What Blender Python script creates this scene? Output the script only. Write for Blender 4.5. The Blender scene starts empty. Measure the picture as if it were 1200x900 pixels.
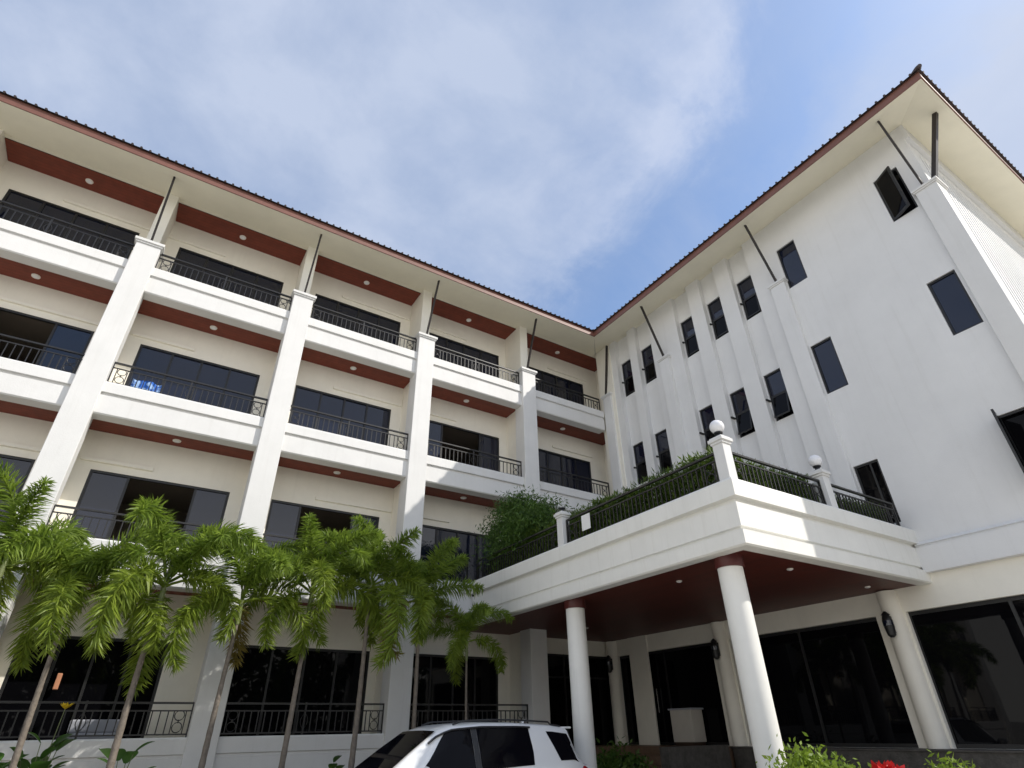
import bpy, bmesh, math, random
from mathutils import Vector, Matrix
random.seed(7)
C = bpy.context.scene.collection
scene = bpy.context.scene
PI = math.pi
G = -1.6                                   # ground level; the camera sits at height 0

# ------------------------------------------------------------------ camera
cam = bpy.data.cameras.new('camera')
cam.sensor_width = 36.0
cam.lens = 36.0 * 662.1 / 1200.0
cam.clip_start = 0.05
cam.clip_end = 4000
camo = bpy.data.objects.new('camera', cam)
C.objects.link(camo)
_yaw, _pit, _rol = math.radians(33.051), math.radians(31.478), math.radians(1.068)
_f = Vector((math.sin(_yaw)*math.cos(_pit), math.cos(_yaw)*math.cos(_pit), math.sin(_pit)))
_r = Vector((math.cos(_yaw), -math.sin(_yaw), 0))
_d = _f.cross(_r)
_R = math.cos(_rol)*_r + math.sin(_rol)*_d
_D = -math.sin(_rol)*_r + math.cos(_rol)*_d
camo.matrix_world = Matrix(((_R.x, -_D.x, -_f.x, 0), (_R.y, -_D.y, -_f.y, 0), (_R.z, -_D.z, -_f.z, 0), (0, 0, 0, 1)))
scene.camera = camo

# ------------------------------------------------------------------ sky, sun, exposure
SUN_DIR = Vector((1.0, -0.88, 1.224)).normalized()
SUN_EL = math.asin(SUN_DIR.z)
SUN_ROT = math.atan2(SUN_DIR.x, SUN_DIR.y)
world = bpy.data.worlds.new('World')
scene.world = world
world.use_nodes = True
wn, wl = world.node_tree.nodes, world.node_tree.links
bg = wn['Background']
bg.inputs['Strength'].default_value = 0.15
sky = wn.new('ShaderNodeTexSky')
sky.sky_type = 'NISHITA'
sky.sun_disc = False
sky.sun_elevation = SUN_EL
sky.sun_rotation = SUN_ROT
sky.air_density = 1.0
sky.dust_density = 1.5
sky.ozone_density = 1.5
def wmath(op, a, b=None, c=None):
    n = wn.new('ShaderNodeMath'); n.operation = op
    for i, v in enumerate((a, b, c)):
        if v is None: continue
        if isinstance(v, (int, float)): n.inputs[i].default_value = v
        else: wl.new(v, n.inputs[i])
    return n.outputs[0]
def wnoise(vec, scale, detail, rough, dist=0.0):
    n = wn.new('ShaderNodeTexNoise')
    wl.new(vec, n.inputs['Vector'])
    n.inputs['Scale'].default_value = scale
    n.inputs['Detail'].default_value = detail
    n.inputs['Roughness'].default_value = rough
    n.inputs['Distortion'].default_value = dist
    return n.outputs['Fac']
def wramp(fac, stops):
    n = wn.new('ShaderNodeValToRGB')
    wl.new(fac, n.inputs['Fac'])
    e = n.color_ramp.elements
    e[0].position, e[0].color = stops[0][0], (*[stops[0][1]]*3, 1)
    e[1].position, e[1].color = stops[-1][0], (*[stops[-1][1]]*3, 1)
    for p, v in stops[1:-1]:
        k = e.new(p); k.color = (v, v, v, 1)
    return n.outputs['Color']
def wmix(fac, a, b):
    n = wn.new('ShaderNodeMix'); n.data_type = 'RGBA'
    if isinstance(fac, (int, float)): n.inputs[0].default_value = fac
    else: wl.new(fac, n.inputs[0])
    for i, v in ((6, a), (7, b)):
        if isinstance(v, tuple): n.inputs[i].default_value = (*v, 1)
        else: wl.new(v, n.inputs[i])
    return n.outputs[2]
tc = wn.new('ShaderNodeTexCoord')
sep = wn.new('ShaderNodeSeparateXYZ')
wl.new(tc.outputs['Generated'], sep.inputs[0])
zz = wmath('ADD', wmath('MAXIMUM', sep.outputs['Z'], 0.0), 0.12)
comb = wn.new('ShaderNodeCombineXYZ')
wl.new(wmath('DIVIDE', sep.outputs['X'], zz), comb.inputs[0])
wl.new(wmath('DIVIDE', sep.outputs['Y'], zz), comb.inputs[1])
comb.inputs[2].default_value = 3.7
cv = comb.outputs[0]                       # a flat cloud deck overhead
# deck coordinates: across and along the big cloud bank, whose ragged edge faces a clear gap
dx_, dy_ = comb.inputs[0].links[0].from_socket, comb.inputs[1].links[0].from_socket
rot = wmath('ADD', wmath('MULTIPLY', dx_, 0.84), wmath('MULTIPLY', dy_, -0.54))
along = wmath('ADD', wmath('MULTIPLY', dx_, 0.54), wmath('MULTIPLY', dy_, 0.84))
ragged = wmath('SUBTRACT', wnoise(cv, 3.2, 9, 0.62, 0.35), 0.5)
edge = wmath('ADD', wmath('SUBTRACT', rot, 0.35), wmath('ADD', wmath('MULTIPLY', wmath('MAXIMUM', wmath('SUBTRACT', along, 0.58), 0.0), 0.62), wmath('MULTIPLY', ragged, 0.42)))
bank = wramp(wmath('ADD', wmath('MULTIPLY', edge, -2.3), 0.5), [(0.0, 0.0), (0.42, 0.22), (0.62, 0.62), (1.0, 0.92)])
rim = wramp(wmath('ADD', wmath('MULTIPLY', edge, 2.0), 0.5), [(0.0, 0.15), (0.22, 0.35), (0.40, 1.0), (0.50, 0.6), (0.62, 0.0)])
right = wramp(wmath('MULTIPLY', wmath('ADD', wmath('SUBTRACT', rot, 0.46), wmath('MULTIPLY', ragged, 0.5)), 3.0), [(0.0, 0.0), (0.5, 0.55), (1.0, 0.95)])
veil = wramp(wnoise(cv, 2.0, 8, 0.66, 0.8), [(0.40, 0.05), (0.74, 0.45)])
puff = wramp(wnoise(cv, 4.2, 9, 0.57, 0.15), [(0.36, 0.0), (0.64, 1.0)])
bank = wmath('MULTIPLY', bank, wmath('ADD', wmath('MULTIPLY', puff, 0.22), 0.84))
cover = wmath('MINIMUM', wmath('MAXIMUM', wmath('MAXIMUM', bank, right), veil), 1.0)
broad_ = wramp(wnoise(cv, 1.7, 4, 0.5, 0.2), [(0.35, 0.0), (0.65, 1.0)])
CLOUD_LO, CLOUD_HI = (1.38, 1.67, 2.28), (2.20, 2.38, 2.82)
lit = wmath('ADD', wmath('MULTIPLY', puff, wmath('ADD', wmath('MULTIPLY', rim, 0.95), 0.18)), wmath('ADD', wmath('MULTIPLY', broad_, 0.16), wmath('MULTIPLY', right, 0.38)))
ccol = wmix(wmath('MINIMUM', lit, 1.0), CLOUD_LO, CLOUD_HI)
SKY_TINT = (0.54, 0.605, 0.66)
tint = wn.new('ShaderNodeMix'); tint.data_type = 'RGBA'; tint.blend_type = 'MULTIPLY'
tint.inputs[0].default_value = 1.0
wl.new(sky.outputs[0], tint.inputs[6]); tint.inputs[7].default_value = (*SKY_TINT, 1)
# bright humid haze towards the horizon
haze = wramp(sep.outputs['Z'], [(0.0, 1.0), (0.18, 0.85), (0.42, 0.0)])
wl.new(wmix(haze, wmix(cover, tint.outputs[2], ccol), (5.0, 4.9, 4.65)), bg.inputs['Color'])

sun = bpy.data.lights.new('sun', 'SUN')
sun.energy = 2.0
sun.angle = math.radians(0.5)
sun.color = (1.0, 0.95, 0.87)
suno = bpy.data.objects.new('sun', sun)
C.objects.link(suno)
suno.location = (30, -26, 40)
suno.rotation_euler = (-SUN_DIR).to_track_quat('-Z', 'Y').to_euler()

scene.view_settings.view_transform = 'Standard'
scene.view_settings.look = 'None'
scene.view_settings.gamma = 1.0
scene.view_settings.use_curve_mapping = False
scene.view_settings.exposure = 1.12
scene.render.engine = 'CYCLES'
scene.cycles.max_bounces = 8
scene.cycles.diffuse_bounces = 5
scene.cycles.use_denoising = True

# ------------------------------------------------------------------ materials
def newmat(name):
    m = bpy.data.materials.new(name); m.use_nodes = True
    return m, m.node_tree.nodes, m.node_tree.links, m.node_tree.nodes['Principled BSDF']
def mat(name, col, rough=0.6, metal=0.0, var=0.06, scale=3.0, bump=0.0, bscale=60.0, streak=0.0, spec=None, ior=None, coat=0.0):
    """plain paint, stone or metal with uneven tone, optional rain streaks and bump"""
    m, N, L, b = newmat(name)
    b.inputs['Roughness'].default_value = rough
    b.inputs['Metallic'].default_value = metal
    if spec is not None: b.inputs['Specular IOR Level'].default_value = spec
    if ior is not None: b.inputs['IOR'].default_value = ior
    if coat: b.inputs['Coat Weight'].default_value = coat
    geo = N.new('ShaderNodeNewGeometry')
    n = N.new('ShaderNodeTexNoise'); n.inputs['Scale'].default_value = scale; n.inputs['Detail'].default_value = 6; n.inputs['Roughness'].default_value = 0.65
    L.new(geo.outputs['Position'], n.inputs['Vector'])
    r = N.new('ShaderNodeValToRGB')
    r.color_ramp.elements[0].position = 0.3; r.color_ramp.elements[1].position = 0.7
    r.color_ramp.elements[0].color = (*[c*(1-var) for c in col], 1)
    r.color_ramp.elements[1].color = (*[min(1, c*(1+var*0.6)) for c in col], 1)
    L.new(n.outputs['Fac'], r.inputs['Fac'])
    out = r.outputs['Color']
    if streak > 0:
        mp = N.new('ShaderNodeMapping'); mp.inputs['Scale'].default_value = (7.0, 7.0, 0.35)
        L.new(geo.outputs['Position'], mp.inputs['Vector'])
        s = N.new('ShaderNodeTexNoise'); s.inputs['Scale'].default_value = 1.0; s.inputs['Detail'].default_value = 5; s.inputs['Roughness'].default_value = 0.7
        L.new(mp.outputs[0], s.inputs['Vector'])
        sr = N.new('ShaderNodeValToRGB'); sr.color_ramp.elements[0].position = 0.52; sr.color_ramp.elements[1].position = 0.78
        sr.color_ramp.elements[0].color = (0, 0, 0, 1); sr.color_ramp.elements[1].color = (streak, streak, streak, 1)
        L.new(s.outputs['Fac'], sr.inputs['Fac'])
        mx = N.new('ShaderNodeMix'); mx.data_type = 'RGBA'
        L.new(sr.outputs['Color'], mx.inputs[0]); L.new(out, mx.inputs[6])
        mx.inputs[7].default_value = (col[0]*0.62, col[1]*0.60, col[2]*0.55, 1)
        out = mx.outputs[2]
    L.new(out, b.inputs['Base Color'])
    if bump > 0:
        bn = N.new('ShaderNodeTexNoise'); bn.inputs['Scale'].default_value = bscale; bn.inputs['Detail'].default_value = 4
        L.new(geo.outputs['Position'], bn.inputs['Vector'])
        bp = N.new('ShaderNodeBump'); bp.inputs['Strength'].default_value = bump; bp.inputs['Distance'].default_value = 0.02
        L.new(bn.outputs['Fac'], bp.inputs['Height']); L.new(bp.outputs[0], b.inputs['Normal'])
    return m
def planks(name, col, axis, width, rough=0.45, coat=0.0):
    """boards running along one axis: a thin dark joint every `width`"""
    m, N, L, b = newmat(name)
    b.inputs['Roughness'].default_value = rough
    if coat: b.inputs['Coat Weight'].default_value = coat; b.inputs['Coat Roughness'].default_value = 0.15
    geo = N.new('ShaderNodeNewGeometry')
    s = N.new('ShaderNodeSeparateXYZ'); L.new(geo.outputs['Position'], s.inputs[0])
    d = N.new('ShaderNodeMath'); d.operation = 'DIVIDE'; d.inputs[1].default_value = width; L.new(s.outputs[axis], d.inputs[0])
    fr = N.new('ShaderNodeMath'); fr.operation = 'FRACT'; L.new(d.outputs[0], fr.inputs[0])
    fl = N.new('ShaderNodeMath'); fl.operation = 'FLOOR'; L.new(d.outputs[0], fl.inputs[0])
    wnz = N.new('ShaderNodeTexWhiteNoise'); wnz.noise_dimensions = '1D'; L.new(fl.outputs[0], wnz.inputs['W'])
    n = N.new('ShaderNodeTexNoise'); n.inputs['Scale'].default_value = 5; n.inputs['Detail'].default_value = 5
    L.new(geo.outputs['Position'], n.inputs['Vector'])
    ad = N.new('ShaderNodeMath'); ad.operation = 'MULTIPLY_ADD'; ad.inputs[1].default_value = 0.4
    L.new(wnz.outputs[0], ad.inputs[0]); L.new(n.outputs['Fac'], ad.inputs[2])
    r = N.new('ShaderNodeValToRGB'); r.color_ramp.elements[0].position = 0.35; r.color_ramp.elements[1].position = 1.0
    r.color_ramp.elements[0].color = (*[c*0.8 for c in col], 1); r.color_ramp.elements[1].color = (*[c*1.25 for c in col], 1)
    L.new(ad.outputs[0], r.inputs['Fac'])
    j = N.new('ShaderNodeMath'); j.operation = 'LESS_THAN'; j.inputs[1].default_value = 0.06; L.new(fr.outputs[0], j.inputs[0])
    mx = N.new('ShaderNodeMix'); mx.data_type = 'RGBA'; L.new(j.outputs[0], mx.inputs[0]); L.new(r.outputs['Color'], mx.inputs[6])
    mx.inputs[7].default_value = (*[c*0.35 for c in col], 1)
    L.new(mx.outputs[2], b.inputs['Base Color'])
    bp = N.new('ShaderNodeBump'); bp.inputs['Strength'].default_value = 0.4; bp.inputs['Distance'].default_value = 0.01; bp.invert = True
    L.new(j.outputs[0], bp.inputs['Height']); L.new(bp.outputs[0], b.inputs['Normal'])
    return m
def leafmat(name, col, col2, trans=0.35, rough=0.45):
    m, N, L, b = newmat(name)
    b.inputs['Roughness'].default_value = rough
    b.inputs['Specular IOR Level'].default_value = 0.35
    geo = N.new('ShaderNodeNewGeometry')
    n = N.new('ShaderNodeTexNoise'); n.inputs['Scale'].default_value = 4.0; n.inputs['Detail'].default_value = 3
    L.new(geo.outputs['Position'], n.inputs['Vector'])
    ad = N.new('ShaderNodeMath'); ad.operation = 'MULTIPLY_ADD'; ad.inputs[1].default_value = 0.45
    L.new(geo.outputs['Random Per Island'], ad.inputs[0]); L.new(n.outputs['Fac'], ad.inputs[2])
    r = N.new('ShaderNodeValToRGB'); r.color_ramp.elements[0].position = 0.35; r.color_ramp.elements[1].position = 1.0
    r.color_ramp.elements[0].color = (*col, 1); r.color_ramp.elements[1].color = (*col2, 1)
    L.new(ad.outputs[0], r.inputs['Fac']); L.new(r.outputs['Color'], b.inputs['Base Color'])
    t = N.new('ShaderNodeBsdfTranslucent'); L.new(r.outputs['Color'], t.inputs['Color'])
    mx = N.new('ShaderNodeMixShader'); mx.inputs[0].default_value = trans
    L.new(b.outputs[0], mx.inputs[1]); L.new(t.outputs[0], mx.inputs[2])
    L.new(mx.outputs[0], N['Material Output'].inputs['Surface'])
    return m
def glassmat(name, col, rough=0.015, ior=1.5, wav=0.0):
    m, N, L, b = newmat(name)
    b.inputs['Base Color'].default_value = (*col, 1)
    b.inputs['Roughness'].default_value = rough
    b.inputs['IOR'].default_value = ior
    if wav:
        geo = N.new('ShaderNodeNewGeometry')
        n = N.new('ShaderNodeTexNoise'); n.inputs['Scale'].default_value = 1.3; L.new(geo.outputs['Position'], n.inputs['Vector'])
        bp = N.new('ShaderNodeBump'); bp.inputs['Strength'].default_value = wav; bp.inputs['Distance'].default_value = 0.02
        L.new(n.outputs['Fac'], bp.inputs['Height']); L.new(bp.outputs[0], b.inputs['Normal'])
    return m

M = {
 'white':  mat('white_paint', (0.71, 0.705, 0.69), 0.62, var=0.05, scale=1.3, bump=0.12, bscale=45, streak=0.16),
 'white2': mat('white_wall_paint', (0.75, 0.75, 0.745), 0.65, var=0.05, scale=0.8, bump=0.12, bscale=40, streak=0.15),
 'canopy': mat('canopy_paint', (0.82, 0.81, 0.765), 0.62, var=0.05, scale=1.3, bump=0.10, bscale=45, streak=0.24),
 'cream':  mat('cream_paint', (0.875, 0.84, 0.745), 0.65, var=0.05, scale=1.5, bump=0.10, bscale=40, streak=0.10),
 'soffit': mat('soffit_paint', (0.875, 0.83, 0.68), 0.65, var=0.05, scale=1.0),
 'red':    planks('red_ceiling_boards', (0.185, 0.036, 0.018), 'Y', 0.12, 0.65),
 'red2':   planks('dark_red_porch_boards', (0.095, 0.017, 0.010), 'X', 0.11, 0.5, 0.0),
 'maroon': mat('maroon_paint', (0.085, 0.014, 0.012), 0.45),
 'fascia': mat('terracotta_fascia', (0.19, 0.082, 0.060), 0.55, var=0.15, scale=2.5, streak=0.3),
 'tile':   mat('roof_tile', (0.055, 0.038, 0.036), 0.6, var=0.4, scale=4, bump=0.3, bscale=30),
 'black':  mat('black_metal', (0.012, 0.012, 0.013), 0.42, var=0.2, scale=9),
 'rail':   mat('railing_metal', (0.020, 0.019, 0.019), 0.38, var=0.3, scale=9),
 'brace':  mat('dark_brace_paint', (0.025, 0.019, 0.018), 0.5, var=0.3),
 'glass':  glassmat('tinted_glass', (0.008, 0.011, 0.026), 0.02, 1.6, 0.05),
 'glassd': glassmat('dark_glass', (0.003, 0.003, 0.004), 0.02, 1.22, 0.04),
 'room':   mat('room_wall', (0.20, 0.17, 0.14), 0.8),
 'globe':  mat('globe_glass', (0.82, 0.82, 0.84), 0.25, var=0.02),
 'light':  mat('downlight_glass', (0.80, 0.76, 0.70), 0.3, var=0.02),
 'stone':  mat('grey_stone', (0.085, 0.078, 0.070), 0.6, var=0.45, scale=7, bump=0.5, bscale=25),
 'step':   mat('brown_step_tile', (0.16, 0.10, 0.065), 0.5, var=0.25, scale=6),
 'drive':  mat('concrete_drive', (0.54, 0.51, 0.45), 0.85, var=0.15, scale=0.7, bump=0.3, bscale=50),
 'ground': mat('ground_paving', (0.50, 0.47, 0.41), 0.9, var=0.2, scale=0.3, bump=0.3, bscale=30),
 'darkpave':mat('bounce_cut_paving', (0.075, 0.073, 0.070), 0.9, var=0.25, scale=8, bump=0.5, bscale=60),  # surface of the added paving that keeps the ground floor dim
 'kerb':   mat('kerb_concrete', (0.42, 0.40, 0.37), 0.8, var=0.15, scale=4, bump=0.3),
 'soil':   mat('soil', (0.24, 0.19, 0.135), 0.95, var=0.4, scale=9, bump=0.8, bscale=40),
 'trunk':  mat('palm_trunk', (0.185, 0.155, 0.125), 0.8, var=0.3, scale=14, bump=0.5, bscale=30),
 'shaft':  mat('green_crownshaft', (0.16, 0.19, 0.07), 0.5, var=0.25, scale=9),
 'bark':   mat('bark', (0.09, 0.065, 0.045), 0.9, var=0.3, scale=12, bump=0.6),
 'frond':  leafmat('palm_leaf_green', (0.085, 0.150, 0.018), (0.26, 0.36, 0.048), 0.48),
 'frondy': leafmat('palm_leaf_yellow_green', (0.10, 0.16, 0.016), (0.28, 0.36, 0.045), 0.45),
 'frondo': leafmat('palm_leaf_old', (0.16, 0.13, 0.022), (0.32, 0.25, 0.06), 0.4),
 'hedge':  leafmat('hedge_leaf', (0.022, 0.052, 0.008), (0.13, 0.20, 0.025), 0.35),
 'bush':   leafmat('bush_leaf', (0.026, 0.070, 0.012), (0.10, 0.18, 0.030), 0.35),
 'lime':   leafmat('lime_leaf', (0.12, 0.20, 0.016), (0.26, 0.36, 0.045), 0.4),
 'broad':  leafmat('broad_leaf', (0.035, 0.10, 0.018), (0.09, 0.20, 0.035), 0.35, 0.35),
 'tree':   leafmat('tree_leaf', (0.016, 0.040, 0.010), (0.06, 0.10, 0.020), 0.25),
 'redp':   leafmat('red_petal', (0.50, 0.010, 0.012), (0.62, 0.025, 0.02), 0.25),
 'yellow': leafmat('yellow_petal', (0.62, 0.42, 0.02), (0.72, 0.52, 0.03), 0.3),
 'carp':   mat('white_car_paint', (0.78, 0.78, 0.77), 0.28, var=0.01, coat=0.8),
 'carg':   glassmat('car_glass', (0.004, 0.004, 0.006), 0.02, 1.2),
 'plastic':mat('black_plastic', (0.018, 0.018, 0.02), 0.5),
 'rubber': mat('rubber', (0.015, 0.015, 0.015), 0.85),
 'chrome': mat('alloy', (0.55, 0.55, 0.57), 0.25, 1.0, var=0.03),
 'tail':   mat('red_lamp_lens', (0.35, 0.008, 0.012), 0.15, var=0.05, coat=0.6),
 'lampc':  mat('clear_lamp_lens', (0.7, 0.7, 0.72), 0.1, var=0.02, coat=0.6),
 'orange': mat('terracotta_lamp', (0.55, 0.25, 0.14), 0.5),
 'cushion':mat('pale_cushion', (0.33, 0.34, 0.38), 0.8),
 'wood':   mat('dark_wood', (0.05, 0.03, 0.02), 0.5),
 'paper':  mat('white_plastic_sheet', (0.80, 0.80, 0.78), 0.5, var=0.03),
 'ceilin': mat('inner_ceiling', (0.5, 0.47, 0.42), 0.7),
}
def clothmat():
    m, N, L, b = newmat('blue_patterned_cloth')
    b.inputs['Roughness'].default_value = 0.9
    tcn = N.new('ShaderNodeTexCoord')
    v = N.new('ShaderNodeTexVoronoi'); v.inputs['Scale'].default_value = 9
    L.new(tcn.outputs['Object'], v.inputs['Vector'])
    r = N.new('ShaderNodeValToRGB'); r.color_ramp.elements[0].position = 0.35; r.color_ramp.elements[1].position = 0.55
    r.color_ramp.elements[0].color = (0.35, 0.52, 0.80, 1); r.color_ramp.elements[1].color = (0.03, 0.13, 0.50, 1)
    L.new(v.outputs['Distance'], r.inputs['Fac']); L.new(r.outputs['Color'], b.inputs['Base Color'])
    return m
M['cloth'] = clothmat()

# ------------------------------------------------------------------ mesh helpers
class MB:
    def __init__(s): s.v, s.f = [], []
    def add(s, vs, fs):
        o = len(s.v); s.v += [tuple(v) for v in vs]; s.f += [tuple(i+o for i in f) for f in fs]; return s
    def box(s, x0, x1, y0, y1, z0, z1):
        return s.add([(x0,y0,z0),(x1,y0,z0),(x1,y1,z0),(x0,y1,z0),(x0,y0,z1),(x1,y0,z1),(x1,y1,z1),(x0,y1,z1)],
                     [(0,3,2,1),(4,5,6,7),(0,1,5,4),(1,2,6,5),(2,3,7,6),(3,0,4,7)])
    def quad(s, a, b, c, d): return s.add([a, b, c, d], [(0,1,2,3)])
    def beam(s, a, b, w, h, up=(0,0,1)):
        a, b = Vector(a), Vector(b); d = (b-a).normalized(); u = Vector(up)
        r = d.cross(u)
        if r.length < 1e-4: r = d.cross(Vector((1,0,0)))
        r.normalize(); u = r.cross(d)
        vs = [p + r*sx*w/2 + u*sz*h/2 for p in (a, b) for sx, sz in ((-1,-1),(1,-1),(1,1),(-1,1))]
        return s.add(vs, [(0,1,2,3),(7,6,5,4),(0,4,5,1),(1,5,6,2),(2,6,7,3),(3,7,4,0)])
    def tube(s, pts, rad, n=8, cap=True):
        pts = [Vector(p) for p in pts]; rings = []
        for i, p in enumerate(pts):
            d = (pts[min(i+1, len(pts)-1)] - pts[max(i-1, 0)]).normalized()
            ref = Vector((0,0,1)) if abs(d.z) < 0.9 else Vector((1,0,0))
            a = d.cross(ref).normalized(); b = d.cross(a)
            r = rad[i] if isinstance(rad, (list, tuple)) else rad
            rings.append([p + a*r*math.cos(2*PI*k/n) + b*r*math.sin(2*PI*k/n) for k in range(n)])
        vs = [v for R in rings for v in R]; fs = []
        for i in range(len(pts)-1):
            for k in range(n): fs.append((i*n+k, i*n+(k+1)%n, (i+1)*n+(k+1)%n, (i+1)*n+k))
        if cap: fs += [tuple(range(n))[::-1], tuple((len(pts)-1)*n+k for k in range(n))]
        return s.add(vs, fs)
    def lathe(s, prof, cx, cy, n=24):
        vs, fs = [], []
        for r, z in prof:
            for k in range(n): vs.append((cx + r*math.cos(2*PI*k/n), cy + r*math.sin(2*PI*k/n), z))
        for i in range(len(prof)-1):
            for k in range(n): fs.append((i*n+k, i*n+(k+1)%n, (i+1)*n+(k+1)%n, (i+1)*n+k))
        fs += [tuple(range(n))[::-1], tuple((len(prof)-1)*n+k for k in range(n))]
        return s.add(vs, fs)
    def sphere(s, c, r, n=20, m=12, sz=1.0):
        prof = [(max(1e-3, r*math.sin(PI*i/m)), c[2] - r*sz*math.cos(PI*i/m)) for i in range(m+1)]
        return s.lathe(prof, c[0], c[1], n)
    def build(s, name, material, parent=None, smooth=False, bevel=0.0, loc=None):
        me = bpy.data.meshes.new(name)
        if loc is not None:
            lo = Vector(loc); me.from_pydata([tuple(Vector(v)-lo) for v in s.v], [], s.f)
        else: me.from_pydata(s.v, [], s.f)
        if bevel > 0 or smooth:
            bm = bmesh.new(); bm.from_mesh(me)
            bmesh.ops.remove_doubles(bm, verts=bm.verts, dist=1e-5)
            bmesh.ops.recalc_face_normals(bm, faces=bm.faces)
            if bevel > 0:
                es = [e for e in bm.edges if len(e.link_faces) == 2 and e.calc_face_angle(0) > 0.5]
                bmesh.ops.bevel(bm, geom=es, offset=bevel, segments=2, affect='EDGES', profile=0.5, clamp_overlap=True)
            bm.to_mesh(me); bm.free()
        if smooth:
            for p in me.polygons: p.use_smooth = True
            try: me.set_sharp_from_angle(angle=math.radians(35))
            except Exception: pass
        me.materials.append(M[material] if isinstance(material, str) else material)
        o = bpy.data.objects.new(name, me)
        C.objects.link(o)
        if parent is not None: o.parent = parent
        if loc is not None: o.location = loc
        return o
def under(o, parent):
    """hang an object already in world coordinates under a thing without moving it"""
    o.parent = parent
    o.matrix_parent_inverse = Matrix.Translation(parent.location).inverted()
    return o
def tag(o, label=None, cat=None, group=None, kind=None):
    if label: o['label'] = label
    if cat: o['category'] = cat
    if group: o['group'] = group
    if kind: o['kind'] = kind
    return o
def thing(name, label, cat, group=None, loc=(0,0,0), rz=0.0):
    o = bpy.data.objects.new(name, None); C.objects.link(o)
    o.empty_display_size = 0.3
    o.location = loc; o.rotation_euler = (0, 0, rz)
    return tag(o, label, cat, group)
def copy_tree(o, parent=None):
    c = o.copy(); C.objects.link(c); c.parent = parent
    for ch in list(o.children): copy_tree(ch, c)
    return c
def wall_holes(mb, P, u0, u1, v0, v1, holes, depth):
    """a wall face P(u,v,d) with rectangular openings and their reveals of the given depth"""
    us = sorted({u0, u1, *[h[0] for h in holes], *[h[1] for h in holes]})
    vs = sorted({v0, v1, *[h[2] for h in holes], *[h[3] for h in holes]})
    us = [u for u in us if u0-1e-6 <= u <= u1+1e-6]; vs = [v for v in vs if v0-1e-6 <= v <= v1+1e-6]
    for i in range(len(us)-1):
        for j in range(len(vs)-1):
            cu, cvv = (us[i]+us[i+1])/2, (vs[j]+vs[j+1])/2
            if any(h[0] < cu < h[1] and h[2] < cvv < h[3] for h in holes): continue
            mb.quad(P(us[i],vs[j],0), P(us[i+1],vs[j],0), P(us[i+1],vs[j+1],0), P(us[i],vs[j+1],0))
    for a, b, c, d in holes:
        if depth <= 0: continue
        for p, q in (((a,c),(b,c)), ((b,c),(b,d)), ((b,d),(a,d)), ((a,d),(a,c))):
            mb.quad(P(*p,0), P(*q,0), P(*q,depth), P(*p,depth))
def sweep(mb, path_fn, prof, npts, closed=True):
    """profile of (offset, z) swept along a mitred path: path_fn(i, offset) -> (x, y)"""
    n = len(prof); vs = []
    for i in range(npts):
        for o, z in prof:
            x, y = path_fn(i, o); vs.append((x, y, z))
    fs = []
    for i in range(npts-1):
        for k in range(n if closed else n-1):
            fs.append((i*n+k, i*n+(k+1)%n, (i+1)*n+(k+1)%n, (i+1)*n+k))
    if closed: fs += [tuple(range(n))[::-1], tuple((npts-1)*n+k for k in range(n))]
    mb.add(vs, fs)

# ------------------------------------------------------------------ the setting: ground
mb = MB(); mb.quad((-900,-900,G-0.012),(900,-900,G-0.012),(900,900,G-0.012),(-900,900,G-0.012))
tag(mb.build('ground', 'ground'), kind='structure')
mb = MB(); mb.quad((-30,-9,G),(40,-9,G),(40,11.7,G),(-30,11.7,G))
tag(mb.build('driveway', 'drive'), kind='structure')
mb = MB(); mb.quad((5.2,5.2,G+0.004),(13.4,5.2,G+0.004),(13.4,15.2,G+0.004),(5.2,15.2,G+0.004)); mb.quad((-30,8.6,G+0.004),(5.2,8.6,G+0.004),(5.2,11.7,G+0.004),(-30,11.7,G+0.004))
tag(mb.build('added_dark_paving', 'darkpave'), kind='structure')  # unseen dark paving, added to cut ground bounce under canopy and balconies
mb = MB()
mb.box(-14.0, 7.0, 11.82, 13.94, G-0.006, G+0.10)
mb.box(6.2, 12.1, 3.55, 5.55, G-0.006, G+0.10)
mb.box(9.15, 11.6, 10.3, 12.4, G-0.006, G+0.10)
tag(mb.build('planting_bed_soil', 'soil'), kind='structure')
mb = MB()
mb.box(-14.0, 7.12, 11.7, 11.82, G-0.006, G+0.14); mb.box(7.0, 7.12, 11.82, 13.94, G-0.006, G+0.14)
mb.box(6.08, 12.22, 3.43, 3.55, G-0.006, G+0.14); mb.box(6.08, 12.22, 5.55, 5.67, G-0.006, G+0.14)
mb.box(6.08, 6.2, 3.55, 5.55, G-0.006, G+0.14); mb.box(12.1, 12.22, 3.55, 5.55, G-0.006, G+0.14)
mb.box(9.03, 9.15, 10.18, 12.52, G-0.006, G+0.14); mb.box(9.15, 11.6, 10.18, 10.3, G-0.006, G+0.14)
mb.box(9.15, 11.6, 12.4, 12.52, G-0.006, G+0.14); mb.box(11.6, 11.72, 10.18, 12.52, G-0.006, G+0.14)
tag(mb.build('kerb', 'kerb'), kind='structure')

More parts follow.
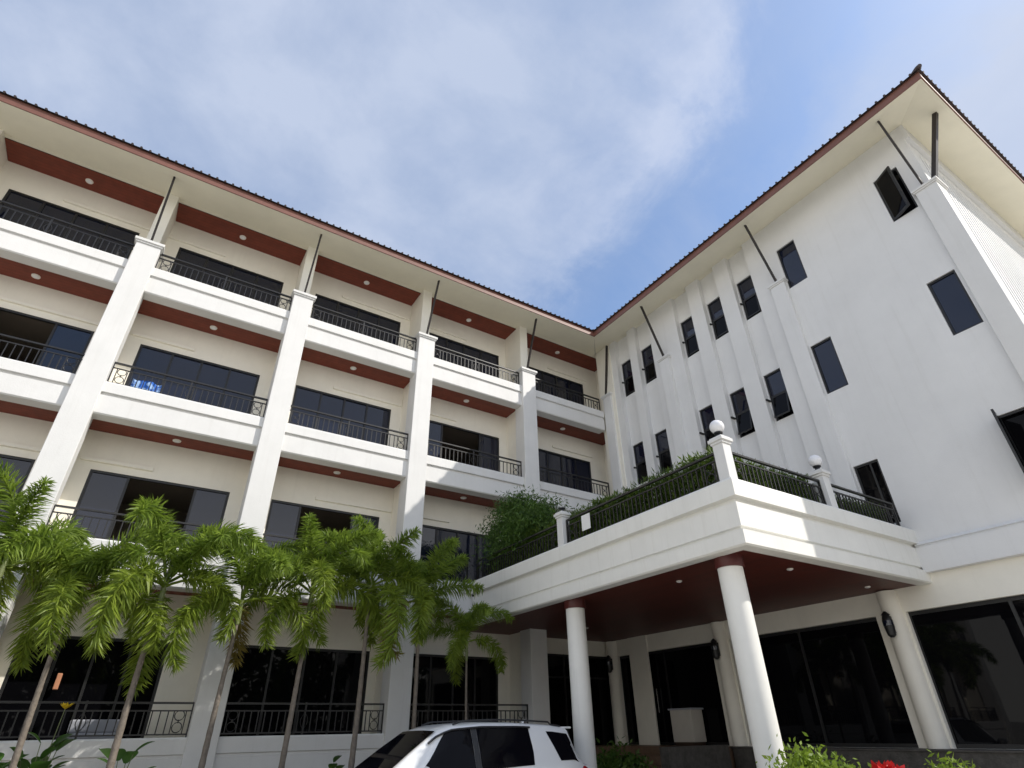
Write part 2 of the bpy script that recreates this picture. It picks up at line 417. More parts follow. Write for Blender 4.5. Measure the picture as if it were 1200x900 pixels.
# ================================================================== left wing with balconies
COLX = [-10.0, -6.05, -2.09, 1.87, 5.81, 9.77]
XL, XR = -10.3, 14.15                    # ends of the balcony recess
YB = 15.2                                # recessed room wall
TOPS = [3.42, 6.86, 10.30]               # parapet tops of floors 2, 3, 4
FLOORS = {1: -0.42, 2: 3.02, 3: 6.46, 4: 9.90}
DOORTOP = {1: 1.76, 2: 5.22, 3: 8.71, 4: 12.18}
CEIL = {1: 2.72, 2: 6.14, 3: 9.58, 4: 13.06}
BAYS = [(-10.0,-6.05), (-6.05,-2.09), (-2.09,1.87), (1.87,5.81), (5.81,9.77), (9.77,14.15)]
BAYWORD = ['in the bay cut off at the far left', 'in the leftmost bay of the picture', 'in the second bay from the left', 'in the middle bay', 'in the bay next to the corner bay', 'in the corner bay']
wingA = thing('hotel_wing', 'white four storey wing with rows of balconies, tall square columns and red ceilings', 'building', 'wings of the hotel building')

DOORS = []   # (floor, bay, x0, x1)
for fl in (2, 3, 4):
    for bi, (a, b) in enumerate(BAYS):
        if bi == 5: x0, x1 = 10.68, 13.40
        else:
            m = (a+b)/2 + (0.05 if bi > 3 else 0.0); x0, x1 = m-1.475, m+1.475
        DOORS.append((fl, bi, x0, x1))
for bi, (x0, x1) in enumerate([(-9.6,-6.5), (-5.65,-2.5), (-1.62,0.95), (2.3,5.45), (6.45,9.25)]):
    DOORS.append((1, bi, x0, x1))
OPEN = {(2,2), (2,3), (3,1), (3,4), (2,1)}
holes = [(x0, x1, FLOORS[f], DOORTOP[f]) for f, b, x0, x1 in DOORS]
holes.append((10.72, 13.36, FLOORS[1], 1.95))
mb = MB()
wall_holes(mb, lambda u, v, d: (u, YB+d, v), XL, XR, G, 13.3, holes, 0.13)
mb.build('wall', 'cream', wingA)
mb = MB()                                # outer shell of the wing behind the room wall
mb.box(XL-0.25, XL, 14.05, 22, G, 13.2)
mb.quad((XR,13.42,G),(XR,YB,G),(XR,YB,13.3),(XR,13.42,13.3))
mb.quad((XL,22,G),(XR+0.5,22,G),(XR+0.5,22,13.2),(XL,22,13.2))
mb.build('end_wall', 'cream', wingA)
def door(fl, bi, x0, x1):
    z0, z1 = FLOORS[fl], DOORTOP[fl]
    op = (fl, bi) in OPEN
    y = YB + 0.05
    f = MB(); w = 0.055
    f.box(x0, x1, y-0.035, y+0.04, z1-w, z1); f.box(x0, x1, y-0.035, y+0.04, z0+0.002, z0+w)
    f.box(x0, x0+w, y-0.035, y+0.04, z0+w, z1-w); f.box(x1-w, x1, y-0.035, y+0.04, z0+w, z1-w)
    n = 4; pw = (x1-x0-2*w)/n
    op_p = {(2,2):(1,2), (2,3):(1,2), (3,1):(1,2), (3,4):(1,2), (2,1):(0,1)}.get((fl,bi), ())
    for k in range(1, n):
        if k in op_p and k-1 in op_p: continue
        xx = x0 + w + k*pw
        f.box(xx-0.025, xx+0.025, y-0.02, y+0.03, z0+w, z1-w)
    fr = f.build('sliding_door', 'black', wingA)
    for k in range(n):
        if k in op_p: continue
        xa = x0 + w + k*pw + (0.025 if k else 0); xb = x0 + w + (k+1)*pw - (0.025 if k < n-1 else 0)
        yy = y + (0.0 if k in (0, n-1) else 0.014)
        MB().box(xa, xb, yy, yy+0.008, z0+w, z1-w).build('pane', 'glass' if fl > 1 else 'glassd', fr)
    if op_p:
        r = MB(); yi = YB+0.131
        xa, xb, yb, zt = x0-0.35, x1+0.35, YB+3.2, z1+0.28
        r.quad((xa,yi,z0),(xb,yi,z0),(xb,yb,z0),(xa,yb,z0)); r.quad((xa,yi,zt),(xa,yb,zt),(xb,yb,zt),(xb,yi,zt))
        r.quad((xa,yb,z0),(xb,yb,z0),(xb,yb,zt),(xa,yb,zt)); r.quad((xa,yi,z0),(xa,yb,z0),(xa,yb,zt),(xa,yi,zt)); r.quad((xb,yi,z0),(xb,yi,zt),(xb,yb,zt),(xb,yb,z0))
        r.build('room_interior', 'room', fr)
        q = MB(); q.box(x0+w, x0+w+0.28, y+0.22, y+0.30, z0+0.03, z1-0.08); 
        for k in range(5): q.box(x0+w+0.02+k*0.06, x0+w+0.045+k*0.06, y+0.18, y+0.22, z0+0.03, z1-0.08)
        q.build('curtain', 'room', fr)
for d in DOORS: door(*d)
# ground floor corner glazing
mb = MB(); x0, x1, z0, z1 = 10.72, 13.36, FLOORS[1], 1.95
for k in range(4):
    xx = x0 + k*(x1-x0)/3; mb.box(xx-0.03 if k else xx, xx+0.03 if k < 3 else xx, YB+0.02, YB+0.08, z0, z1)
mb.box(x0, x1, YB+0.03, YB+0.07, z1-0.06, z1-0.001); mb.box(x0, x1, YB+0.03, YB+0.07, 1.30, 1.35)
fr = mb.build('glazing_frame', 'black', wingA)
MB().box(x0, x1, YB+0.045, YB+0.055, z0, z1-0.06).build('pane', 'glassd', fr)
# floors, red ceilings, parapets
for fl in (2, 3, 4):
    for bi, (a, b) in enumerate(BAYS):
        xa, xb = a + (0.15 if bi else 0), b - (0.15 if bi < 5 else 0)
        top = TOPS[fl-2]; bot = top - 0.80
        if fl == 2 and bi == 5: pass
        else:
            xe = 13.24 if bi == 5 else b-0.27
            xs = a+0.27
            if fl == 2 and bi == 4: xe = 7.72
            prof = [(0.0, bot), (0.025, bot+0.03), (0.025, top-0.335), (-0.01, top-0.325), (-0.01, top-0.28), (0.06, top-0.27), (0.055, top-0.03), (0.035, top), (-0.22, top), (-0.22, bot+0.08), (-0.32, bot+0.08), (-0.32, bot)]
            p = MB(); sweep(p, lambda i, o: ((xs if i == 0 else xe), 14.04-o), prof, 2)
            p.build('parapet', 'white', wingA)
        s = MB(); s.box(xa, xb, 14.26, YB-0.002, FLOORS[fl]-0.28, FLOORS[fl])
        s.build('balcony_floor', 'cream', wingA)
        s = MB(); s.box(xa+0.01, xb-0.01, 14.362, YB-0.004, FLOORS[fl]-0.32, FLOORS[fl]-0.282)
        s.build('red_ceiling', 'red', wingA)
for bi, (a, b) in enumerate(BAYS):       # top floor ceilings
    MB().box(a+0.17, b-(0.17 if bi < 5 else 0.02), 14.40, YB-0.004, 13.045, 13.07).build('red_ceiling', 'red', wingA)
mb = MB(); mb.box(XL, XR, 14.30, YB, 13.072, 13.20)
mb.build('ceiling_slab', 'soffit', wingA)
# ground floor parapet wall
for bi, (a, b) in enumerate(BAYS[:5]):
    prof = [(0.0, G-0.05), (0.025, G), (0.025, -0.35), (0.005, -0.335), (0.005, -0.305), (0.05, -0.29), (0.05, -0.05), (0.03, -0.02), (-0.20, -0.02), (-0.20, G-0.05)]
    p = MB(); sweep(p, lambda i, o: ((a+0.27 if i == 0 else b-0.27), 14.04-o), prof, 2)
    p.build('parapet', 'white', wingA)
mb = MB(); mb.box(XL, 9.8, 14.24, YB-0.002, G, FLOORS[1]); mb.build('terrace_floor', 'step', wingA)
# columns, caps, partition piers and braces
for ci, x in enumerate(COLX):
    top = 10.86
    c = MB(); c.box(x-0.275, x+0.275, 13.90, 14.42, G, top)
    col = c.build('column', 'white', wingA, bevel=0.012)
    k = MB(); k.box(x-0.305, x+0.305, 13.87, 14.45, top, top+0.05); k.box(x-0.335, x+0.335, 13.84, 14.48, top+0.05, top+0.13)
    k.build('capital', 'white', col, bevel=0.008)
    p = MB(); p.box(x-0.15, x+0.15, 14.424, YB-0.001, G, 10.86); p.box(x-0.16, x+0.16, 14.16, YB-0.001, 10.992, 13.07)
    p.build('partition_pier', 'cream', wingA, bevel=0.006)
    b = MB(); b.beam((x, 14.02, 10.99), (x, 13.30, 12.885), 0.045, 0.085, up=(0,1,0))
    b.build('brace', 'brace', wingA)
# balustrades
def balustrade(a, b, z, parent, hgt=0.57, step=0.135, w=0.02, mid=True, name='balustrade', matl='rail'):
    """railing between two plan points, standing on height z"""
    a, b = Vector((*a, z)), Vector((*b, z)); d = (b-a); Ln = d.length; d.normalize()
    m = MB(); up = Vector((0,0,1))
    m.beam(a+up*0.05, b+up*0.05, 0.03, 0.025); m.beam(a+up*(hgt-0.13), b+up*(hgt-0.13), 0.028, 0.024)
    n = max(2, int(Ln/step)); cells = Ln/n
    zb, zt = 0.062, hgt-0.142
    for i in range(n+1):
        p = a + d*(i*cells)
        if i in (0, n) or (mid and i == n//2):
            m.beam(p, p+up*(hgt+ (0.0 if i in (0, n) else 0.03)), 0.035, 0.035, up=(1,0,0))
        elif i in (1, 2, n-1, n-2):
            continue
        else: m.beam(p+up*zb, p+up*zt, w, w, up=(1,0,0))
    for e in (0, 1):                     # scroll panels at both ends
        p0 = a + d*(1.5*cells) if e == 0 else a + d*((n-1.5)*cells)
        for q, rr in ((0.13, 0.085), (0.33, 0.085)):
            pts = [p0 + d*(rr*math.cos(t)) + up*(zb+q-0.03+rr*math.sin(t)) for t in [2*PI*j/14 for j in range(15)]]
            m.tube(pts, 0.009, 5, cap=False)
        for s_ in (-1, 1): m.beam(p0+d*(s_*0.105)+up*zb, p0+d*(s_*0.105)+up*zt, w*0.9, w*0.9, up=(1,0,0))
        m.beam(p0+up*(zb+0.2-0.03), p0+up*(zb+0.2+0.03), 0.02, 0.02, up=(1,0,0))
    if mid:                              # little lyre in the middle
        p0 = a + d*((n//2)*cells)
        for s_ in (-1, 1):
            pts = [p0 + d*(s_*(0.02+0.055*math.sin(PI*j/8))) + up*(zb+0.06+0.26*j/8) for j in range(9)]
            m.tube(pts, 0.008, 5, cap=False)
    o = m.build(name, matl, parent)
    h = MB(); h.beam(a+up*hgt, b+up*hgt, 0.055, 0.035); h.build('handrail', matl, o)
    return o
for fl in (1, 2, 3, 4):
    for bi, (a, b) in enumerate(BAYS):
        if fl == 1 and bi == 5: continue
        if fl == 2 and bi == 5: continue
        z = -0.02 if fl == 1 else TOPS[fl-2]
        xe = 13.2 if bi == 5 else b-0.28
        if fl == 2 and bi == 4: xe = 7.6
        balustrade((a+0.28, 14.13), (xe, 14.13), z, wingA)
# wall trunking beside the doors
TR = [(2,2,-1.85,-0.40), (2,3,3.46,5.62), (3,2,-1.85,-0.38), (3,3,3.42,5.62), (3,1,-5.3,-2.4), (4,1,-4.45,-2.3), (4,2,-2.0,-0.40), (4,3,3.2,5.6), (3,4,5.97,7.6), (3,5,11.6,13.5), (4,5,11.6,13.6), (2,4,5.97,7.5), (2,1,-5.0,-2.3), (4,4,6.1,7.9)]
for fl, bi, x0, x1 in TR:
    z = DOORTOP[fl] + 0.22
    t = MB(); t.box(x0, x1, YB-0.065, YB-0.002, z-0.045, z+0.045)
    t.build('pipe_trunking', 'cream', wingA, bevel=0.008)
# roof of the wing
EZ = 12.80; FH = 0.20
def slope_pts(): pass
mb = MB()
# soffit from the eave to the columns
mb.quad((XL-0.6,12.985,EZ+0.006),(12.255,12.985,EZ+0.006),(13.43,14.32,13.085),(XL-0.6,14.32,13.085))
mb.build('soffit', 'soffit', wingA)
RS = 0.44                                # roof slope
def tile_roof(mb, quadpts): mb.quad(*quadpts)
E0 = 12.80 - 12.92
def eave_tiles(mb, a, b, inward, clip, z):
    """round ends of the pan tiles along an eave"""
    a, b = Vector(a), Vector(b); L_ = (b-a).length; d = (b-a).normalized(); inw = Vector(inward)
    n = int(L_/0.20); clip0, clip1 = clip
    for i in range(n+1):
        p = a + d*(i*L_/n); p.z = z
        ln_ = min(0.9, i*L_/n-0.10 if clip0 else 9, L_-i*L_/n-0.10 if clip1 else 9)
        if ln_ < 0.08: continue
        q = p + inw*ln_; q.z = z + ln_*RS
        mb.tube([p - inw*0.010, q], 0.031, 6)
zt = EZ + FH + 0.03
mb = MB()
RUN = 7.6
mb.quad((XL-0.7,12.90,zt),(12.17,12.90,zt),(12.17+RUN,12.90+RUN,zt+RUN*RS),(XL-0.7,12.90+RUN,zt+RUN*RS))
mb.quad((XL-0.7,12.90,zt-0.03),(XL-0.7,12.90+RUN,zt+RUN*RS-0.03),(12.17+RUN,12.90+RUN,zt+RUN*RS-0.03),(12.17,12.90,zt-0.03))
mb.quad((XL-0.7,12.90+2*RUN,zt),(XL-0.7,12.90+RUN,zt+RUN*RS),(12.17+RUN,12.90+RUN,zt+RUN*RS),(12.17+RUN,12.90+2*RUN,zt))
eave_tiles(mb, (XL-0.7,12.90,0), (12.17,12.90,0), (0,1,0), (0,0), zt+0.012)
roofA = mb.build('roof', 'tile', wingA, smooth=True)
mb = MB(); mb.box(XL-0.6, 12.255, 12.955, 12.983, EZ, EZ+FH+0.02)
mb.build('fascia_board', 'fascia', roofA)
mb = MB(); mb.quad((XL-0.6,12.9,zt-0.02),(XL-0.6,12.9+2*RUN,zt-0.02),(XL-0.6,12.9+RUN,zt+RUN*RS-0.02),(XL-0.6,12.9+RUN,zt+RUN*RS-0.03))
mb.build('gable', 'cream', wingA)

# ================================================================== right wing with plain windows
wingB = thing('hotel_wing', 'plain white wing in shade with small black windows and shallow pilasters, right of the corner', 'building', 'wings of the hotel building')
XW, XP, YE = 13.40, 13.27, 2.12          # wall face, pilaster face, end corner
PAN = [(12.40,13.12), (11.30,12.03), (9.38,10.06), (8.20,8.87), (7.00,7.67)]   # recessed strips
WZ = {4: (10.57, 12.04), 3: (7.09, 8.56), 2: (3.66, 5.12)}
XREC = XW + 0.19
ZB = 3.10                                # top of the belt
def PB(u, v, d): return (XW+d, u, v)
mb = MB()
WFLAT = [(5.47,6.04), (2.55,3.13)]
flat_holes = []
for fl in (2, 3, 4):
    for (a, b) in WFLAT: flat_holes.append((a, b, *WZ[fl]))
wall_holes(mb, PB, YE, 13.42, 2.62, 13.135, [(a, b, ZB+0.0, 13.135) for a, b in PAN] + flat_holes, 0.0)
for a, b in PAN:
    hs = [(b-0.60, b-0.03, *WZ[f]) for f in (2, 3, 4)]
    wall_holes(mb, lambda u, v, d: (XREC+d, u, v), a, b, ZB, 13.135, hs, 0.11)
    for yy in (a, b): mb.quad((XW,yy,ZB),(XREC,yy,ZB),(XREC,yy,13.135),(XW,yy,13.135))
for a, b, c, d in flat_holes:
    for p, q in (((a,c),(b,c)), ((b,c),(b,d)), ((b,d),(a,d)), ((a,d),(a,c))):
        mb.quad(PB(*p,0), PB(*q,0), PB(*q,0.11), PB(*p,0.11))
mb.build('wall', 'white2', wingB)
# end facade (faces the camera's side), with a head beam and shallow flutes
mb = MB()
mb.quad((XW,YE,G),(30,YE,G),(30,YE,13.135),(XW,YE,13.135))
mb.box(XW, 30, YE-0.10, YE-0.002, 12.62, 13.13)
for i in range(60):
    x = 13.9 + i*0.24; mb.box(x, x+0.13, YE-0.014, YE-0.002, 3.6, 12.3)
mb.quad((30,YE,G),(30,22,G),(30,22,13.1),(30,YE,13.1))
mb.build('end_wall', 'white2', wingB)
# pilasters with capitals and braces
PIL = [(13.56,13.98), (10.56,10.98), (6.06,6.50)]
for i, (a, b) in enumerate(PIL):
    p = MB(); p.box(XP, XW+0.06, a, b, ZB-0.02 if i else 2.4, 10.83)
    pil = p.build('pilaster', 'white2', wingB, bevel=0.008)
    k = MB(); k.box(XP-0.03, XW+0.06, a-0.03, b+0.03, 10.83, 10.87); k.box(XP-0.055, XW+0.06, a-0.055, b+0.055, 10.87, 10.93)
    k.build('capital', 'white2', pil, bevel=0.006)
    y = (a+b)/2
    if i == 0: pts = ((XP+0.06, 13.85, 10.93), (XP-0.05, 13.36, 12.97))
    else: pts = ((XP+0.06, y, 10.93), (12.60, y, 12.90))
    MB().beam(*pts, 0.045, 0.085, up=(1,0,0)).build('brace', 'brace', wingB)
p = MB(); p.box(XP, 13.75, 2.0, 2.46, 3.12, 10.83)
pil = p.build('pilaster', 'white', wingB, bevel=0.008)
k = MB(); k.box(XP-0.03, 13.80, 1.97, 2.49, 10.83, 10.87); k.box(XP-0.055, 13.83, 1.945, 2.515, 10.87, 10.93)
k.build('capital', 'white', pil, bevel=0.006)
MB().beam((XP+0.06, 2.25, 10.93), (12.60, 2.25, 12.90), 0.045, 0.085, up=(1,0,0)).build('brace', 'brace', wingB)
MB().beam((13.38, 2.04, 10.93), (13.60, 1.38, 12.90), 0.10, 0.10, up=(0,1,0)).build('brace', 'brace', wingB)
mb = MB(); mb.box(XW-0.05, XW+0.0, 13.42, 14.2, G, 13.1); mb.build('corner_pier', 'cream', wingB)
# windows
def window(a, b, z0, z1, x, style):
    w = 0.045; f = MB()
    f.box(x, x+0.06, a+0.002, b-0.002, z1-w, z1-0.002); f.box(x, x+0.06, a+0.002, b-0.002, z0+0.002, z0+w)
    f.box(x, x+0.06, a+0.002, a+w, z0+w, z1-w); f.box(x, x+0.06, b-w, b-0.002, z0+w, z1-w)
    zm = z0 + (z1-z0)*0.52
    if style in ('awning', 'awning_open'): f.box(x, x+0.055, a+w, b-w, zm-0.02, zm+0.02)
    fr = f.build('window', 'black', wingB)
    if style == 'dark':
        MB().box(x+0.03, x+0.036, a+w, b-w, z0+w, z1-w).build('pane', 'glassd', fr)
        MB().box(x+0.005, x+0.028, (a+b)/2-0.10, (a+b)/2-0.06, z0+w, z1-w).build('mullion', 'black', fr)
    elif style == 'fixed':
        MB().box(x+0.03, x+0.036, a+w, b-w, z0+w, z1-w).build('pane', 'glass', fr)
    elif style in ('awning', 'awning_open'):
        MB().box(x+0.03, x+0.036, a+w, b-w, zm+0.02, z1-w).build('pane', 'glass', fr)
        out = 0.05 if style == 'awning' else 0.16
        s = MB()
        A = lambda t, o: (x+0.01-o*t, z0+w+0.01 + (zm-0.025-z0-w-0.01)*(1-t))
        xa, za = A(0, out); xb, zb = A(1, out)
        for y0, y1 in ((a+w+0.004, a+w+0.04), (b-w-0.04, b-w-0.004)):
            s.beam((xa,(y0+y1)/2,za), (xb,(y0+y1)/2,zb), y1-y0, 0.03, up=(1,0,0))
        s.beam((xa,a+w+0.004,za-0.015), (xa,b-w-0.004,za-0.015), 0.03, 0.035); s.beam((xb,a+w+0.004,zb+0.015), (xb,b-w-0.004,zb+0.015), 0.03, 0.035)
        sh = s.build('sash', 'black', fr)
        g = MB(); g.add([(xa,a+w+0.03,za),(xa,b-w-0.03,za),(xb,b-w-0.03,zb),(xb,a+w+0.03,zb)], [(0,1,2,3)])
        g.build('pane', 'glassd', sh)
        MB().box(x-out-0.05, x+0.02, b-0.012, b+0.03, z0+0.62, z0+0.67).build('handle', 'black', fr)
        MB().quad((x+0.10,a,z0),(x+0.10,b,z0),(x+0.10,b,zm),(x+0.10,a,zm)).build('dark_opening', 'glassd', fr)
    else:                                # casement leaf swung open about one side
        MB().quad((x+0.10,a,z0),(x+0.10,b,z0),(x+0.10,b,z1),(x+0.10,a,z1)).build('dark_opening', 'glassd', fr)
        ang = math.radians(27 if style == 'casement' else 80)
        h0 = Vector((x-0.01, b-0.02, 0)); wd = b-a-0.05
        e = h0 + Vector((-math.sin(ang)*wd, -math.cos(ang)*wd, 0))
        s = MB(); s.beam((h0.x,h0.y,(z0+z1)/2), (e.x,e.y,(z0+z1)/2), 0.04, z1-z0-0.05)
        sh = s.build('sash', 'black', fr)
        d = (e-h0).normalized(); nrm = Vector((d.y, -d.x, 0)); nrm = nrm if nrm.x < 0 else -nrm
        for sg in (1, -1):
            o = nrm*0.0215*sg
            g = MB(); g.add([h0+d*0.06+o+Vector((0,0,z0+0.09)), h0+d*(wd-0.06)+o+Vector((0,0,z0+0.09)), h0+d*(wd-0.06)+o+Vector((0,0,z1-0.09)), h0+d*0.06+o+Vector((0,0,z1-0.09))], [(0,1,2,3)])
            g.build('pane', 'glassd', sh)
for fl in (2, 3, 4):
    for i, (a, b) in enumerate(PAN):
        window(b-0.60, b-0.03, *WZ[fl], XREC+0.04, 'awning_open' if fl == 3 and i > 1 else 'awning')
    window(5.47, 6.04, *WZ[fl], XW+0.04, 'fixed' if fl > 2 else 'dark')
    window(2.55, 3.13, *WZ[fl], XW+0.04, {4: 'casement', 3: 'fixed', 2: 'casement_wide'}[fl])
# belt above the ground floor, right of the porch
prof = [(-0.02, 2.55), (0.0, 2.56), (0.0, 3.04), (-0.06, 3.05), (-0.06, 3.085), (-0.02, 3.10), (-0.08, 3.16), (-0.14, 3.16), (-0.14, 2.55)]
mb = MB(); sweep(mb, lambda i, o: (13.27-o, (5.36 if i == 0 else (2.0-o))) if i < 2 else (26.0, 2.0-o), prof, 3)
mb.build('belt_course', 'white2', wingB)
# ground floor: piers, head beam, glazing, stone plinth
XG = 13.50; SILL, HEAD = -0.42, 1.93
openings = [(11.06,14.80), (6.63,10.46), (2.5,6.02)]
mb = MB()
wall_holes(mb, lambda u, v, d: (XW+d, u, v), 2.03, 15.0, SILL, 2.62, [(a, b, SILL, HEAD) for a, b in openings], 0.12)
mb.quad((XW,2.03,SILL),(26,2.03,SILL),(26,2.03,2.62),(XW,2.03,2.62)); mb.quad((XW+0.01,2.04,G),(26,2.04,G),(26,2.04,SILL),(XW+0.01,2.04,SILL))
mb.build('lower_wall', 'cream', wingB)
for yc in (14.98, 10.77, 6.33, 2.2):
    p = MB(); n = 20
    p.lathe([(0.19, SILL), (0.19, 2.36)], XW-0.02, yc-0.07 if yc < 14 else yc, 28)
    p.build('half_column', 'cream', wingB, smooth=True)
for a, b in openings:
    f = MB()
    nm = 2
    for k in range(nm+1):
        yy = a + k*(b-a)/nm
        f.box(XG, XG+0.06, max(a, yy-0.03), min(b, yy+0.03), SILL, HEAD)
    f.box(XG+0.005, XG+0.055, a, b, HEAD-0.07, HEAD-0.001); f.box(XG+0.005, XG+0.055, a, b, SILL+0.001, SILL+0.07)
    fr = f.build('glazing_frame', 'black', wingB)
    MB().box(XG+0.025, XG+0.035, a, b, SILL+0.07, HEAD-0.07).build('pane', 'glassd', fr)
    if a > 11:
        for yy in (13.32, 13.46): MB().box(XG-0.06, XG-0.03, yy, yy+0.03, 0.35, 0.95).build('door_handle', 'chrome', fr)
mb = MB()
mb.box(12.95, 13.62, 1.9, 10.62, G, SILL-0.035)
mb.build('plinth', 'stone', wingB)
mb = MB(); mb.box(12.91, 13.52, 1.86, 10.66, SILL-0.034, SILL-0.004); mb.build('plinth_coping', 'stone', wingB, bevel=0.006)
mb = MB(); mb.box(9.9, 13.5, 14.0, YB-0.003, G, SILL); mb.box(12.55, 13.5, 10.68, 14.0, G, SILL)
mb.build('entrance_floor', 'step', wingB)
mb = MB()
for k in range(6):
    zt_ = SILL - 0.19*(k+1)
    mb.box(12.55-0.32*(k+1), 12.55-0.32*k, 10.68, 13.99, G, zt_)
mb.build('entrance_steps', 'step', wingB)
mb = MB(); mb.box(10.6, 12.548, 10.40, 10.66, G, SILL+0.05); mb.build('step_wall', 'stone', wingB)
# soffit, roof and fascia
mb = MB()
mb.quad((12.255,12.985,EZ+0.006),(12.255,1.105,EZ+0.006),(13.46,2.10,13.132),(13.46,14.32,13.132)); mb.quad((13.46,14.32,13.132),(13.46,2.10,13.132),(13.75,2.14,13.132),(13.75,14.32,13.132))
mb.quad((12.255,1.105,EZ+0.006),(30,1.105,EZ+0.006),(30,2.14,13.132),(13.46,2.10,13.132))
mb.build('soffit', 'soffit', wingB)
mb = MB()
RB = 7.6
mb.quad((12.17,12.90,zt),(12.17,1.02,zt),(12.17+RB,1.02+RB,zt+RB*RS),(12.17+RB,12.90+RUN,zt+RB*RS))
mb.quad((12.17,1.02,zt),(30.5,1.02,zt),(30.5,1.02+RB,zt+RB*RS),(12.17+RB,1.02+RB,zt+RB*RS))
mb.quad((12.17,12.90,zt-0.03),(12.17+RB,12.90+RUN,zt+RB*RS-0.03),(12.17+RB,1.02+RB,zt+RB*RS-0.03),(12.17,1.02,zt-0.03))
mb.quad((12.17,1.02,zt-0.03),(12.17+RB,1.02+RB,zt+RB*RS-0.03),(30.5,1.02+RB,zt+RB*RS-0.03),(30.5,1.02,zt-0.03))
mb.quad((12.17+RB,1.02+RB,zt+RB*RS),(30.5,1.02+RB,zt+RB*RS),(30.5,12.9+RUN,zt+RB*RS-0.5),(12.17+RB,12.9+RUN,zt+RB*RS))
eave_tiles(mb, (12.17,12.90,0), (12.17,1.02,0), (1,0,0), (0,1), zt+0.012)
eave_tiles(mb, (12.17,1.02,0), (30.5,1.02,0), (0,1,0), (1,0), zt+0.012)
mb.tube([(12.13,0.98,zt+0.02), (12.19,1.04,zt+0.04), (12.6,1.45,zt+0.05+0.43*RS), (12.17+RB,1.02+RB,zt+0.05+RB*RS)], [0.045,0.07,0.07,0.07], 10)
roofB = mb.build('roof', 'tile', wingB, smooth=True)
mb = MB(); mb.box(12.225, 12.253, 1.075, 12.953, EZ, EZ+FH+0.02); mb.box(12.255, 30, 1.075, 1.103, EZ, EZ+FH+0.02)
mb.build('fascia_board', 'fascia', roofB)

# ================================================================== entrance canopy with roof terrace
can = thing('entrance_canopy', 'white entrance canopy with railed roof terrace, dark red underside and round columns', 'canopy')
XC, YC = 7.70, 5.36
CB, CT = 2.36, 3.45
prof = [(0.0, CB), (0.03, CB+0.025), (0.035, 2.60), (-0.05, 2.62), (-0.05, 2.66), (0.0, 2.67), (0.0, 3.06), (-0.05, 3.075), (-0.05, 3.125), (0.06, 3.14), (0.06, CT-0.04), (0.03, CT), (-0.30, CT), (-0.30, CB+0.06), (-0.22, CB+0.06), (-0.22, CB)]
mb = MB(); sweep(mb, lambda i, o: ((XC-o, 13.98) if i == 0 else (XC-o, YC-o) if i == 1 else (13.42, YC-o)), prof, 3)
mb.build('fascia_beam', 'canopy', can)
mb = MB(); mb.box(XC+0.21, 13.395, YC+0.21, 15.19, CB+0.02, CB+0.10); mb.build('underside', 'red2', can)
mb = MB(); mb.box(XC+0.29, 13.395, YC+0.29, 14.2, 2.95, 3.05); mb.build('terrace_floor', 'kerb', can)
for (x, y) in ((8.13, 6.05), (8.12, 10.15)):
    c = MB(); c.lathe([(0.205, G), (0.20, 2.24)], x, y, 36); col = c.build('round_column', 'canopy', can, smooth=True)
    MB().lathe([(0.225, 2.20), (0.23, 2.21), (0.23, CB+0.019)], x, y, 36).build('collar', 'maroon', col, smooth=True)
c = MB(); c.lathe([(0.20, G), (0.20, CB+0.019)], 9.80, 14.28, 28)
POSTS = [(XC+0.11, YC+0.11, 0.21), (XC+0.11, 9.98, 0.21), (10.70, YC+0.11, 0.21)]
for x, y, w in POSTS:
    p = MB(); h = w/2; p.box(x-h, x+h, y-h, y+h, CT-0.02, 4.10)
    po = p.build('post', 'white', can, bevel=0.008)
    k = MB(); k.box(x-h-0.02, x+h+0.02, y-h-0.02, y+h+0.02, 4.10, 4.145); k.box(x-h-0.045, x+h+0.045, y-h-0.045, y+h+0.045, 4.145, 4.205); k.box(x-h-0.02, x+h+0.02, y-h-0.02, y+h+0.02, 4.205, 4.235)
    k.build('post_cap', 'white', po, bevel=0.008)
xr, yr = XC+0.11, YC+0.11
for a, b in (((xr, 13.9), (xr, 10.12)), ((xr, 9.84), (xr, 5.64)), ((xr+0.15, yr), (10.58, yr)), ((10.86, yr), (13.24, yr))):
    balustrade(a, b, CT, can, hgt=0.56, step=0.11, mid=False)
GL = [((POSTS[0][0], POSTS[0][1]), True, 'white globe lamp on the corner post of the canopy terrace'), ((POSTS[2][0], POSTS[2][1]), True, 'white globe lamp on the railing post right of the canopy corner'), ((POSTS[1][0], POSTS[1][1]), False, 'bare black lamp base missing its globe on the left terrace post')]
for (x, y), full, lab in GL:
    t = thing('globe_lamp', lab, 'lamp', 'lamps on the terrace posts', (x, y, 4.235))
    b = MB(); b.lathe([(0.085, 0), (0.085, 0.02), (0.05, 0.035), (0.045, 0.07), (0.075, 0.09), (0.075, 0.11)], 0, 0, 20); b.build('lamp_base', 'black', t, smooth=True)
    if full: MB().sphere((0, 0, 0.220), 0.125, 28, 18).build('globe', 'globe', t, smooth=True)

